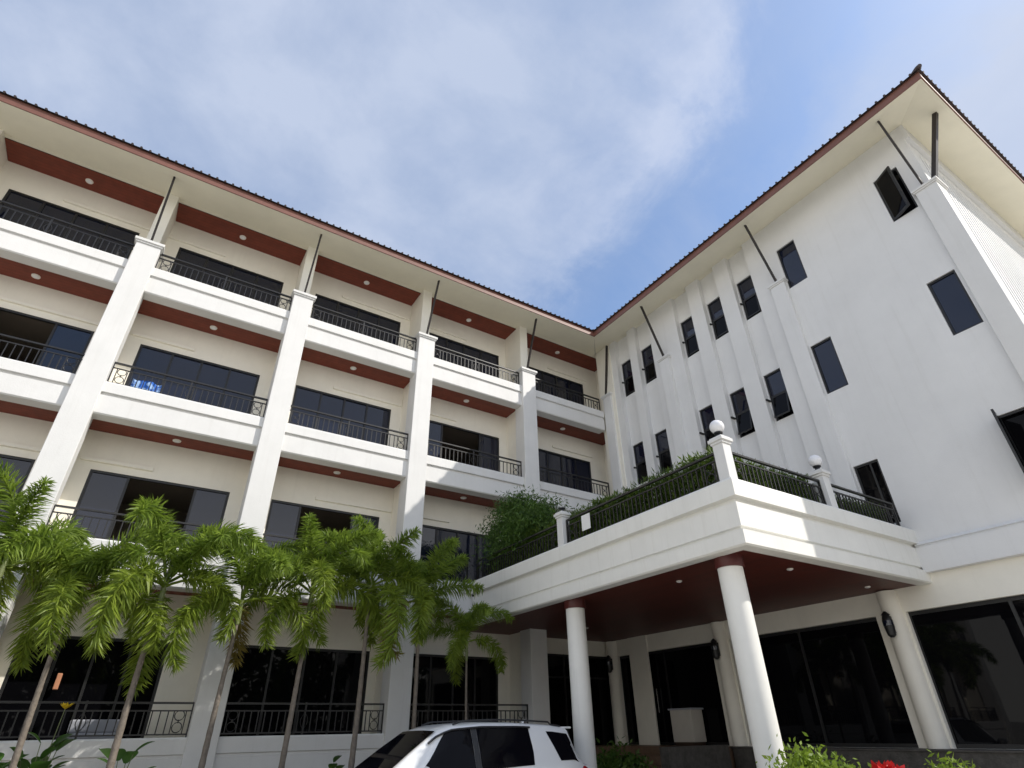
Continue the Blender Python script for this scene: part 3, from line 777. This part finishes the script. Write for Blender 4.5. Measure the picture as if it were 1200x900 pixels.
# ------------------------------------------------------------------ ceiling downlights
dl = thing('ceiling_downlight', 'x', 'ceiling light', 'downlights in the red ceilings')
m_ = MB(); m_.lathe([(0.075, -0.025), (0.09, -0.02), (0.095, 0.0)], 0, 0, 20); m_.build('trim_ring', 'light', dl, smooth=True)
m_ = MB(); m_.lathe([(0.02, -0.04), (0.055, -0.034), (0.07, -0.0255)], 0, 0, 16); m_.build('diffuser', 'globe', dl, smooth=True)
first = True
FW = {2: 'second-floor', 3: 'third-floor', 4: 'top-floor'}
for fl in (2, 3, 4):
    for bi, (a, b) in enumerate(BAYS):
        if bi == 0 or (fl == 2 and bi in (1, 5)): continue
        zc = 13.045 if fl == 4 else FLOORS[fl+1]-0.32
        o = dl if first else copy_tree(dl); first = False
        o.location = (((a+b)/2 if bi < 5 else 11.88), 14.84, zc)
        o['label'] = f'white downlight over the {FW[fl]} balcony {BAYWORD[bi]}'
for x, y, lab in ((9.79, 6.04, 'small downlight in the dark porch ceiling right of the front round column'), (10.84, 13.1, 'small downlight in the porch ceiling right of the rear round column'), (8.74, 7.7, 'small downlight in the porch ceiling between the two round columns'), (12.6, 6.2, 'small downlight in the porch ceiling near its right end')):
    o = copy_tree(dl); o.location = (x, y, CB+0.02); o['label'] = lab; o['group'] = 'downlights in the porch ceiling'
    o.scale = (0.6, 0.6, 0.8)

# ------------------------------------------------------------------ wall sconces on the ground floor piers
sc = thing('wall_sconce', 'x', 'wall lamp', 'black sconces on the entrance piers')
m_ = MB(); m_.box(-0.02, 0.0, -0.05, 0.05, -0.16, 0.16); m_.build('back_plate', 'black', sc, bevel=0.006)
m_ = MB(); m_.lathe([(0.03,-0.24),(0.075,-0.20),(0.095,-0.05),(0.095,0.08),(0.07,0.17),(0.04,0.20)], -0.11, 0, 16); s_ = m_.build('lantern', 'black', sc, smooth=True)
m_ = MB(); m_.lathe([(0.05,0.171),(0.085,0.185),(0.02,0.25)], -0.11, 0, 16); m_.build('lantern_cap', 'black', s_, smooth=True)
m_ = MB(); m_.lathe([(0.0965,-0.02),(0.0965,0.07)], -0.11, 0, 16); m_.build('lantern_glass', 'glass', s_, smooth=True)
for i, (y, lab) in enumerate(((6.27, 'black lantern sconce on the entrance pier farthest right'), (10.70, 'black lantern sconce on the pier behind the front round column'), (14.86, 'black lantern sconce in the inner corner under the canopy'))):
    o = sc if i == 0 else copy_tree(sc); o.location = (XW-0.212 if i < 2 else XW-0.212, y, 1.70); o['label'] = lab

# ------------------------------------------------------------------ things on the balconies
cb = thing('cabinet', 'pale cabinet standing by the dark entrance glass behind the front round column', 'cabinet', None, (13.22, 12.15, SILL))
MB().box(-0.20, 0.20, -0.33, 0.33, 0.0, 0.08).build('plinth', 'wood', cb)
MB().box(-0.22, 0.22, -0.36, 0.36, 0.081, 0.80).build('body', 'ceilin', cb, bevel=0.008)
MB().box(-0.25, 0.25, -0.40, 0.40, 0.801, 0.84).build('top', 'cushion', cb, bevel=0.006)
mb = MB()
n = 10; w = 0.60
vs = []
for i in range(n+1):
    for j in range(5):
        x = -1.36 + w*i/n; z = 7.18 - 0.33*j/4 - 0.03*math.sin(i*0.9)
        vs.append((x, 14.20 + 0.02*math.sin(i*1.7+j*0.4), z))
fs = [(i*5+j, (i+1)*5+j, (i+1)*5+j+1, i*5+j+1) for i in range(n) for j in range(4)]
mb.add(vs, fs)
o = mb.build('towel', 'cloth', None, smooth=True, loc=(-1.06, 14.2, 7.0))
sm = o.modifiers.new('thick', 'SOLIDIFY'); sm.thickness = 0.008
tag(o, 'blue and white patterned towel hung inside the third-floor railing', 'towel')
mb = MB(); mb.box(7.735, 7.742, 8.96, 9.24, 3.60, 3.93)
tag(mb.build('notice_board', 'paper', None, bevel=0.002, loc=(7.74, 9.1, 3.76)), 'small white board tied to the terrace railing beside the left post', 'sign')
mb = MB(); mb.box(-0.82, -0.74, 15.06, 15.198, 0.80, 1.08)
tag(mb.build('wall_light', 'orange', None, bevel=0.012, loc=(-0.78, 15.14, 0.94)), 'narrow terracotta wall light on the dark ground-floor terrace', 'wall lamp')
bn = thing('bench', 'pale cushioned bench behind the ground-floor railing at left', 'bench', None, (0.0, 14.75, FLOORS[1]))
MB().box(-0.36, 0.48, -0.20, 0.24, 0.36, 0.50).build('seat', 'cushion', bn, bevel=0.03)
MB().box(-0.36, 0.48, 0.18, 0.30, 0.501, 0.72).build('backrest', 'cushion', bn, bevel=0.03)
for sx in (-0.32, 0.44):
    for sy in (-0.16, 0.20): MB().box(sx-0.025, sx+0.025, sy-0.025, sy+0.025, 0, 0.358).build('leg', 'wood', bn)

# ================================================================== plants
def frond_mesh(seed, L_, droop, mat_, nleaf=150, leaf=0.30, plume=1.0):
    rnd = random.Random(seed); m = MB(); pts = []; N = 14
    # midrib rises then arches over, in the local x-z plane
    ang = math.radians(68); p = Vector((0,0,0)); pts.append(p.copy())
    for i in range(N):
        t = (i+1)/N
        a = ang - droop*(t**1.35)
        p = p + Vector((math.cos(a), 0, math.sin(a)))*(L_/N); pts.append(p.copy())
    m.tube(pts, [0.022*(1-0.85*i/N)+0.003 for i in range(N+1)], 5)
    for k in range(nleaf):
        t = 0.16 + 0.84*(k+rnd.random()*0.6)/nleaf
        f = t*N; i = min(N-1, int(f)); q = pts[i].lerp(pts[i+1], f-i); d = (pts[i+1]-pts[i]).normalized()
        side = Vector((0,1,0)); up = side.cross(d).normalized() * -1
        th = rnd.uniform(0, 2*PI) if plume > 0.5 else (rnd.choice((0, PI)) + rnd.uniform(-0.5, 0.5))
        out = side*math.cos(th) + up*math.sin(th)
        ln = leaf*(0.55+0.9*math.sin(PI*min(1, t*0.93+0.05)))*rnd.uniform(0.75, 1.1)*0.85
        dirv = (out + d*rnd.uniform(0.45, 0.9)).normalized()
        w_ = 0.0105*rnd.uniform(0.8, 1.3)
        wv = dirv.cross(Vector((rnd.uniform(-1,1), rnd.uniform(-1,1), rnd.uniform(-1,1)))).normalized()*w_
        g = Vector((0,0,-1))
        a0 = q; a1 = q + dirv*ln*0.5 + g*ln*0.05; a2 = q + dirv*ln + g*ln*0.28
        m.add([a0-wv*0.5, a0+wv*0.5, a1+wv, a1-wv, a2], [(0,1,2,3),(3,2,4)])
    me = bpy.data.meshes.new('frond'); me.from_pydata(m.v, [], m.f); me.materials.append(M[mat_])
    return me
FR = {}
for k_ in range(4):
    FR[('frond', k_)] = frond_mesh(10+k_, 1.42+0.14*k_, 0.85+0.42*k_, 'frond', 430, 0.29)
    FR[('frondy', k_)] = frond_mesh(20+k_, 1.50+0.12*k_, 1.9+0.25*k_, 'frondy', 400, 0.28)
FR[('frondo', 0)] = frond_mesh(31, 1.5, 2.75, 'frondo', 300, 0.24)
def palm(x, y, zc, lab, seed, tr=0.075, scale=1.0, nf=10):
    """slender palm: ringed trunk, crownshaft and feathery fronds; zc is the height of the crown"""
    rnd = random.Random(seed)
    t = thing('palm_tree', lab, 'palm tree', 'palms along the planting bed', (x, y, G+0.1))
    H = zc - G - 0.1
    m = MB(); pts, rad = [], []
    n = 44
    for i in range(n+1):
        u = i/n; pts.append((0.03*math.sin(u*3+seed), 0.02*math.sin(u*2.2+seed*2), u*(H-0.45))); rad.append(tr*(1.2-0.5*u)*(1.06 if i % 3 == 0 else 0.98))
    m.tube(pts, rad, 12); tk = m.build('trunk', 'trunk', t, smooth=True)
    bx, by = pts[-1][0], pts[-1][1]
    m = MB(); m.lathe([(tr*0.85, H-0.48), (tr*1.05, H-0.38), (tr*0.8, H-0.1), (tr*0.45, H+0.12), (0.012, H+0.25)], bx, by, 12); m.build('crownshaft', 'shaft', t, smooth=True)
    a0 = rnd.uniform(0, 2*PI)
    for i in range(nf):
        young = i/nf
        key = 'frondo' if (i == 0 and rnd.random() < 0.45) else ('frondy' if (i < nf*0.34) else 'frond')
        me = FR[(key, 0 if key == 'frondo' else rnd.randrange(4))]
        f = bpy.data.objects.new('frond', me); C.objects.link(f); f.parent = t
        f.location = (bx, by, H-0.12+0.1*young)
        tilt = math.radians(56*(1-young)**1.3 - 22*young + rnd.uniform(-14, 14))
        f.rotation_euler = (rnd.uniform(-0.25, 0.25), tilt, a0 + i*2.39996 + rnd.uniform(-0.25, 0.25))
        s_ = scale*rnd.uniform(0.88, 1.1)*(1.14 if i < 2 else 1.0); f.scale = (s_, s_, s_)
    return t
PALMS = [(-1.86, 12.2, 2.45, 'leftmost palm, its fronds entering from the left edge', 1, 0.055, 1.15, 10),
         (-0.80, 12.2, 2.10, 'palm with the pale trunk beside the yellow flower at far left', 2, 0.045, 1.08, 10),
         (0.43, 12.0, 2.35, 'palm with a tall upright bright frond in front of the second bay', 3, 0.052, 1.14, 11),
         (1.74, 12.2, 2.22, 'palm standing directly in front of the second tall square column', 4, 0.048, 1.02, 9),
         (3.00, 12.2, 2.50, 'palm in the centre of the middle ground-floor bay', 5, 0.050, 1.08, 10),
         (4.23, 12.2, 2.75, 'palm just left of the square column behind the car bonnet', 6, 0.052, 1.12, 11),
         (5.42, 12.2, 2.60, 'palm directly behind the windscreen of the white car', 7, 0.045, 1.06, 11),
         (6.68, 12.3, 1.80, 'small slim palm nearest the porch, behind the car roof', 8, 0.030, 0.78, 8)]
for a in PALMS: palm(*a)

def leaf_mesh(m, pts, size, rnd, asp=0.4, hang=0.0, upb=0.0):
    for p in pts:
        p = Vector(p); d = Vector((rnd.gauss(0,1), rnd.gauss(0,1), rnd.gauss(0,1)+upb-hang)).normalized()
        r = d.cross(Vector((rnd.gauss(0,1), rnd.gauss(0,1), rnd.gauss(0,1)))).normalized()
        s_ = size*rnd.uniform(0.6, 1.3)
        m.add([p, p+d*s_*0.45+r*s_*asp*0.5, p+d*s_, p+d*s_*0.45-r*s_*asp*0.5], [(0,1,2,3)])
rnd = random.Random(3)
# hedges along the terrace railing
def hedge(x0, x1, y0, y1, z0, z1, n, lab, wisp=0.25):
    pts = []; sx, sy = x1-x0, y1-y0
    for _ in range(n):
        x, y = rnd.uniform(x0, x1), rnd.uniform(y0, y1)
        top = z1 + 0.05*math.sin(x*3.1+y*2.3) + 0.035*math.sin(y*7.7+x*5)
        pts.append((x, y, z0 + (top-z0)*rnd.random()**0.8))
    m = MB(); leaf_mesh(m, pts, 0.12, rnd, 0.24, 0.0, 0.7)
    w = []
    for _ in range(int(n*wisp*0.12)):
        x, y = rnd.uniform(x0, x1), rnd.uniform(y0, y1); w.append((x, y, z1+rnd.uniform(-0.06, 0.07)))
    leaf_mesh(m, w, 0.13, rnd, 0.13, 0.0, 1.6)
    base = m
    t = thing('hedge', lab, 'hedge', 'hedges behind the terrace railing', ((x0+x1)/2, (y0+y1)/2, 3.05))
    o = base.build('foliage', 'hedge', None); under(o, t)
    s = MB()
    for k in range(int(max(sx, sy)/0.35)):
        x = x0+sx*0.5 if sx < sy else x0 + (k+0.5)*0.35; y = y0+sy*0.5 if sy < sx else y0 + (k+0.5)*0.35
        s.tube([(x, y, 3.052), (x+0.03, y+0.02, 3.5), (x-0.03, y-0.03, z1-0.1)], [0.015, 0.012, 0.006], 5)
    o = s.build('stem', 'bark', None); under(o, t)
    bpy.context.view_layer.update()
    return t
bpy.context.view_layer.update()
hedge(7.90, 8.45, 10.15, 13.6, 3.10, 4.17, 17000, 'dense dark hedge behind the left length of terrace railing')
hedge(7.90, 8.40, 5.70, 9.95, 3.10, 4.15, 19000, 'long green hedge with bright tips behind the front terrace railing')
hedge(8.05, 10.5, 5.58, 6.05, 3.10, 4.02, 9500, 'thin wispy hedge behind the short terrace railing right of the corner post', 0.5)
hedge(10.90, 13.1, 5.58, 6.05, 3.10, 3.87, 7000, 'low hedge behind the railing panel beside the wall', 0.3)
# drooping bush on the terrace corner
def bush(name, c, r, n, size, matl, lab, cat, asp=0.3, hang=0.2, clumps=14, group=None, stemz=None, upb=0.0):
    t = thing(name, lab, cat, group, (c[0], c[1], stemz if stemz is not None else c[2]-r[2]))
    bpy.context.view_layer.update()
    cl = []
    for _ in range(clumps):
        d = Vector((rnd.gauss(0,1), rnd.gauss(0,1), rnd.gauss(0,1))).normalized()*rnd.random()**0.4
        cl.append((Vector((c[0]+d.x*r[0]*0.8, c[1]+d.y*r[1]*0.8, c[2]+d.z*r[2]*0.8)), rnd.uniform(0.25, 0.5)))
    pts = []
    for _ in range(n):
        q, s_ = rnd.choice(cl); d = Vector((rnd.gauss(0,1), rnd.gauss(0,1), rnd.gauss(0,0.8)))*0.55*s_
        pts.append((q.x+d.x*r[0], q.y+d.y*r[1], q.z+d.z*r[2]))
    m = MB(); leaf_mesh(m, pts, size, rnd, asp, hang, upb)
    under(m.build('foliage', matl, None), t)
    s = MB(); z0 = stemz if stemz is not None else c[2]-r[2]
    for q, s_ in cl:
        b0 = Vector((c[0]+rnd.uniform(-.08,.08), c[1]+rnd.uniform(-.08,.08), z0)); mid = b0.lerp(q, 0.5) + Vector((0,0,0.12*r[2]))
        s.tube([b0, mid, q], [0.02*max(r)**0.5, 0.012*max(r)**0.5, 0.004], 5)
    under(s.build('stem', 'bark', None), t)
    return t
bush('terrace_bush', (8.50, 12.45, 4.52), (1.05, 1.60, 1.05), 30000, 0.125, 'bush', 'big drooping green bush on the terrace in the corner by the balconies', 'bush', 0.22, 0.9, 34, None, 3.06)
bush('shrub', (7.32, 4.90, -0.66), (0.80, 0.36, 0.44), 8000, 0.075, 'lime', 'bright lime shrub at the foot of the front round column', 'shrub', 0.45, 0.0, 26, 'shrubs in the planting beds', G+0.1, 0.4)
bush('shrub', (9.95, 4.62, -0.74), (0.40, 0.30, 0.38), 1100, 0.10, 'lime', 'sparse light green shrub in front of the stone plinth at right', 'shrub', 0.35, 0.0, 16, 'shrubs in the planting beds', G+0.1, 0.5)
bush('shrub', (9.85, 11.2, -0.80), (0.75, 0.7, 0.50), 2600, 0.12, 'bush', 'dark leafy shrub in the shade right of the rear round column', 'shrub', 0.4, 0.0, 22, 'shrubs in the planting beds', G+0.1, 0.3)
# red flowering plant
t = thing('red_flower_plant', 'red flowering plant between the two light green shrubs at the bottom right', 'flower', None, (8.35, 4.58, G+0.1))
m = MB(); leaf_mesh(m, [(rnd.gauss(0,0.16), rnd.gauss(0,0.12), 0.66+rnd.uniform(0,0.22)) for _ in range(420)], 0.11, rnd, 0.5, 0, 0.3); m.build('leaves', 'broad', t)
m = MB(); leaf_mesh(m, [(rnd.gauss(0,0.085), rnd.gauss(0,0.06), 0.93+rnd.uniform(0,0.08)) for _ in range(420)], 0.10, rnd, 0.6, 0, 0.2); m.build('petals', 'redp', t)
m = MB()
for k in range(7): m.tube([(rnd.gauss(0,.03), rnd.gauss(0,.03), 0), (rnd.gauss(0,.08), rnd.gauss(0,.08), 0.5), (rnd.gauss(0,.15), rnd.gauss(0,.1), 0.95)], [0.012, 0.009, 0.005], 5)
m.build('stem', 'shaft', t)
# broad-leaved plants at the foot of the left wing
def broad(x, y, zt_, n, lab, seed, ln=0.42, flower=None, group='broad-leaved plants in the bed'):
    r_ = random.Random(seed); t = thing('leafy_plant', lab, 'plant', group, (x, y, G+0.1)); H = zt_-G-0.1
    for k in range(n):
        a = r_.uniform(0, 2*PI); rad = r_.uniform(0.02, 0.28); h = H*r_.uniform(0.62, 1.0)
        base = Vector((r_.gauss(0,.04), r_.gauss(0,.04), 0)); tip0 = Vector((math.cos(a)*rad, math.sin(a)*rad, h-ln*0.4))
        st = MB(); st.tube([base, base.lerp(tip0, 0.6)+Vector((0,0,0.05)), tip0], [0.012, 0.009, 0.006], 5)
        lf = st.build('stem', 'shaft', t)
        m = MB(); d = Vector((math.cos(a)*0.75, math.sin(a)*0.75, 0.75)).normalized(); s_ = Vector((-math.sin(a), math.cos(a), 0)); w_ = ln*r_.uniform(0.27, 0.38); NN = 7
        cs = []
        for i in range(NN):
            u = i/(NN-1); c_ = tip0 + d*ln*u + Vector((0,0,-0.28*ln*u*u)); ww = w_*math.sin(PI*min(1, u*0.92+0.06))**0.8
            cs += [c_ - s_*ww + Vector((0,0,0.25*ww)), c_, c_ + s_*ww + Vector((0,0,0.25*ww))]
        fs = []
        for i in range(NN-1):
            fs += [(i*3, i*3+1, i*3+4, i*3+3), (i*3+1, i*3+2, i*3+5, i*3+4)]
        m.add(cs, fs); m.build('leaf', 'broad', t, smooth=True)
    if flower:
        fx, fy, fz = flower; p1 = Vector((fx-x, fy-y, fz-G-0.1))
        st = MB(); st.tube([(0,0,0), p1*0.5+Vector((0.02,0,0.1)), p1], [0.01, 0.008, 0.006], 5); st.build('flower_stalk', 'shaft', t)
        m = MB()
        for k in range(9):
            a = k*2.4; d = Vector((math.cos(a)*0.9, math.sin(a)*0.9, 0.7)).normalized(); s_ = d.cross(Vector((0,0,1))).normalized()*0.035
            m.add([p1, p1+d*0.07+s_, p1+d*0.14+Vector((0,0,0.01)), p1+d*0.07-s_], [(0,1,2,3)])
        m.build('petals', 'yellow', t)
    return t
broad(-0.55, 12.75, 0.12, 22, 'leafy plant carrying a single yellow flower on a tall stalk', 4, 0.36, (-0.43, 12.75, 0.40))
broad(0.58, 12.9, -0.05, 8, 'upright leaf clump beside the second palm trunk from the left', 5, 0.40)
broad(4.08, 12.9, -0.28, 4, 'small dark plant with a thin stake under the middle palms', 6, 0.26, None)
broad(-1.05, 12.6, -0.05, 14, 'low leafy plant at the bottom left corner', 8, 0.34)

# the tree belt across the road, mirrored in the glass
m = MB(); pts = []
for k in range(26):
    cx = -34 + k*3.2; hh = rnd.uniform(5.5, 8.5); yy = -24 + rnd.uniform(-2, 2)
    for _ in range(900):
        d = Vector((rnd.gauss(0,1), rnd.gauss(0,1), rnd.gauss(0,1))).normalized()*rnd.random()**0.35
        pts.append((cx+d.x*2.3, yy+d.y*2.0, G + hh*0.55 + d.z*hh*0.48))
leaf_mesh(m, pts, 0.75, rnd, 0.55)
for k in range(26): m.tube([(-34+k*3.2, -24, G), (-34+k*3.2, -24, G+3.5)], 0.16, 6)
tag(m.build('far_trees', 'tree'), 'belt of dark green trees across the road, mirrored in the dark glass', 'trees', None, 'stuff')

# ================================================================== car
car = thing('parked_car', 'white sport utility car with dark windows and roof rails parked before the porch', 'car', None, (4.98, 9.92, G), PI)
def lerp(a, b, t): return a + (b-a)*t
def curve(keys, x):
    for (x0, v0), (x1, v1) in zip(keys, keys[1:]):
        if x0 <= x <= x1:
            t = (x-x0)/(x1-x0); t = t*t*(3-2*t) if False else t
            return lerp(v0, v1, t)
    return keys[0][1] if x < keys[0][0] else keys[-1][1]
ROOF = [(-2.32,1.08), (-2.16,1.36), (-2.05,1.635), (-1.7,1.68), (-1.0,1.715), (-0.3,1.72), (0.2,1.69), (0.45,1.62), (0.85,1.37), (1.25,1.10), (1.32,1.06), (1.8,1.02), (2.2,0.94), (2.38,0.80), (2.44,0.6)]
BELT = [(-2.32,1.07), (-2.0,1.10), (-1.0,1.07), (0.2,1.02), (1.0,0.985), (1.3,0.98), (1.8,0.95), (2.2,0.88), (2.44,0.58)]
WB = [(-2.40,0.80), (-2.0,0.90), (-1.0,0.935), (1.0,0.935), (1.8,0.89), (2.2,0.80), (2.44,0.62)]
WR = [(-2.32,0.72), (-2.05,0.66), (-1.0,0.665), (0.2,0.655), (0.45,0.66), (1.2,0.76), (1.35,0.80), (2.0,0.75), (2.44,0.58)]
xs = [-2.40,-2.34,-2.25,-2.16,-2.05,-1.9,-1.7,-1.4,-1.0,-0.6,-0.3,0.0,0.2,0.45,0.65,0.85,1.05,1.25,1.32,1.5,1.8,2.0,2.2,2.3,2.38,2.44]
def section(x):
    zr, zb, wb, wr = curve(ROOF, x), min(curve(BELT, x), curve(ROOF, x)-0.005), curve(WB, x), curve(WR, x)
    wr = min(wr, wb-0.01)
    zs = 0.36 if abs(x) < 2.2 else 0.42
    half = [(0.0, zs), (wb*0.86, zs), (wb*0.985, zs+0.06), (wb*1.01, lerp(zs, zb, 0.5)), (wb, zb-0.04), (wb*0.985, zb), (lerp(wb*0.985, wr, 0.5)+0.012, lerp(zb, zr-0.05, 0.5)), (wr, zr-0.06 if zr-zb > 0.15 else lerp(zb, zr, 0.6)), (wr*0.90, zr-0.015 if zr-zb > 0.15 else lerp(zb, zr, 0.9)), (wr*0.5, zr), (0.0, zr+0.008)]
    return [(x, y, z) for y, z in half] + [(x, -y, z) for y, z in half[-2:0:-1]]
rings = [section(x) for x in xs]; nn = len(rings[0])
m = MB(); m.v = [v for r_ in rings for v in r_]
m.f = [(i*nn+k, i*nn+(k+1) % nn, (i+1)*nn+(k+1) % nn, (i+1)*nn+k) for i in range(len(rings)-1) for k in range(nn)]
m.f += [tuple(range(nn))[::-1], tuple((len(rings)-1)*nn+k for k in range(nn))]
body = m.build('body', 'carp', car, smooth=True)
def side_pt(x, t, s_, off=0.006):
    zr, zb, wb, wr = curve(ROOF, x), curve(BELT, x), curve(WB, x), curve(WR, x); wr = min(wr, wb-0.01)
    z0, z1 = zb, zr-0.06; y0, y1 = wb*0.985, wr
    ym = lerp(y0, y1, 0.5)+0.012
    y = lerp(y0, ym, t*2) if t < 0.5 else lerp(ym, y1, t*2-1)
    return (x, s_*(y+off), lerp(z0, z1, t))
def side_patch(name, matl, x_lo, x_hi, s_, parent, off=0.006, nx=10, nt=6, t0=0.07, t1=0.96):
    """window following the cabin side: x_lo(t), x_hi(t) bound it"""
    m = MB(); vs = []
    for i in range(nx+1):
        for j in range(nt+1):
            t = lerp(t0, t1, j/nt); x = lerp(x_lo(t), x_hi(t), i/nx); vs.append(side_pt(x, t, s_, off))
    fs = [(i*(nt+1)+j, (i+1)*(nt+1)+j, (i+1)*(nt+1)+j+1, i*(nt+1)+j+1) for i in range(nx) for j in range(nt)]
    m.add(vs, fs); return m.build(name, matl, parent, smooth=True)
for s_ in (1, -1):
    fd = side_patch('door', 'carp', lambda t: -0.21, lambda t: 0.98-0.60*t, s_, car, 0.002, t0=0.0, t1=0.02)
    side_patch('side_window', 'carg', lambda t: -0.12, lambda t: 0.98-0.66*t, s_, car)
    side_patch('side_window', 'carg', lambda t: -1.22+0.10*max(0, 0.35-t), lambda t: -0.22, s_, car)
    side_patch('side_window', 'carg', lambda t: -2.16+0.16*t, lambda t: -1.66+0.22*(t-0.5), s_, car, t0=0.12, t1=0.90)
    side_patch('door_pillar', 'plastic', lambda t: -0.217, lambda t: -0.123, s_, car)
    for xg in (-0.17, -1.28, 1.02):
        m = MB(); pts = [(xg+0.02*math.sin(k*0.6), s_*(curve(WB, xg)*(1.012 if k < 5 else 1.003)+0.001), lerp(0.45, curve(BELT, xg)-0.03, k/6)) for k in range(7)]; m.tube(pts, 0.0045, 4); m.build('door_gap', 'plastic', car)
    m = MB(); pts = [side_pt(lerp(0.62, -1.25, i/14), 0.985, s_, 0.022) for i in range(15)]; m.tube(pts, 0.016, 6); m.build('rain_visor', 'plastic', car, smooth=True)
    m = MB(); pts = [(x, s_*(curve(WR, x)-0.07), curve(ROOF, x)+0.03 if -1.75 < x < 0.05 else curve(ROOF, x)-0.005) for x in (-1.95,-1.75,-1.70,-1.3,-0.9,-0.5,-0.1,0.0,0.15)]; m.tube(pts, 0.014, 8); m.build('roof_rail', 'plastic', car, smooth=True)
    m = MB(); m.sphere((0,0,0), 1, 14, 8); m.v = [(0.78+v[0]*0.075, s_*(1.03+v[1]*0.13), 1.08+v[2]*0.095) for v in m.v]; mr = m.build('wing_mirror', 'carp', car, smooth=True)
    MB().beam((0.80, s_*0.90, 1.04), (0.78, s_*0.97, 1.06), 0.05, 0.05).build('mirror_arm', 'plastic', mr)
    m = MB(); m.sphere((0,0,0), 1, 14, 8); m.v = [(-2.24+v[0]*0.13, s_*(0.815+v[1]*0.055), 0.95+v[2]*0.12) for v in m.v]; m.build('tail_lamp', 'tail', car, smooth=True)
    m = MB(); m.sphere((0,0,0), 1, 14, 8); m.v = [(2.18+v[0]*0.16, s_*(0.66+v[1]*0.13), 0.82+v[2]*0.085) for v in m.v]; m.build('headlight', 'lampc', car, smooth=True)
    for xh in (-0.05, -1.05):
        m = MB(); m.beam((xh-0.11, s_*0.955, 0.95), (xh+0.11, s_*0.955, 0.95), 0.03, 0.03); m.build('door_handle', 'chrome', car, bevel=0.006)
    for xw in (1.45, -1.40):
        m = MB(); m.tube([(xw, s_*0.72, 0.37), (xw, s_*0.955, 0.37)], 0.37, 28); w_ = m.build('wheel', 'rubber', car, smooth=True)
        m = MB(); m.tube([(xw, s_*0.94, 0.37), (xw, s_*0.962, 0.37)], 0.24, 24); m.build('rim', 'chrome', w_, smooth=True)
        m = MB()
        pts = [(xw+0.42*math.cos(a), s_*0.945, 0.40+0.42*math.sin(a)) for a in [PI*k/14 for k in range(15)]]; m.tube(pts, 0.028, 6); m.build('wheel_arch', 'plastic', car, smooth=True)
m = MB(); vs = []
for i in range(9):
    for j in range(7):
        x = lerp(0.47, 1.24, j/6); zr = curve(ROOF, x); w_ = min(curve(WR, x), curve(WB, x)-0.01)*0.93; u = (i/8-0.5)*2
        vs.append((x+0.006, u*w_, zr+0.010-0.012*abs(u)**2))
m.add(vs, [(i*7+j, (i+1)*7+j, (i+1)*7+j+1, i*7+j+1) for i in range(8) for j in range(6)]); m.build('windscreen', 'carg', car, smooth=True)
m = MB(); m.box(-2.20, -1.98, -0.60, 0.60, 1.605, 1.637); m.build('spoiler', 'carp', car, bevel=0.012)
m = MB(); m.add([(-2.20,-0.58,1.34),(-2.20,0.58,1.34),(-2.09,0.55,1.57),(-2.09,-0.55,1.57)], [(0,1,2,3)]); m.build('rear_window', 'carg', car)
m = MB(); m.box(2.36, 2.47, -0.60, 0.60, 0.40, 0.60); m.build('front_bumper', 'plastic', car, bevel=0.03)
m = MB(); m.box(-2.48, -2.36, -0.72, 0.72, 0.42, 0.66); m.build('rear_bumper', 'plastic', car, bevel=0.03)
m = MB(); m.tube([(-1.55, 0, 1.70), (-1.62, 0, 1.76)], [0.03, 0.006], 8); m.build('antenna', 'carp', car, smooth=True)
bpy.context.view_layer.update()
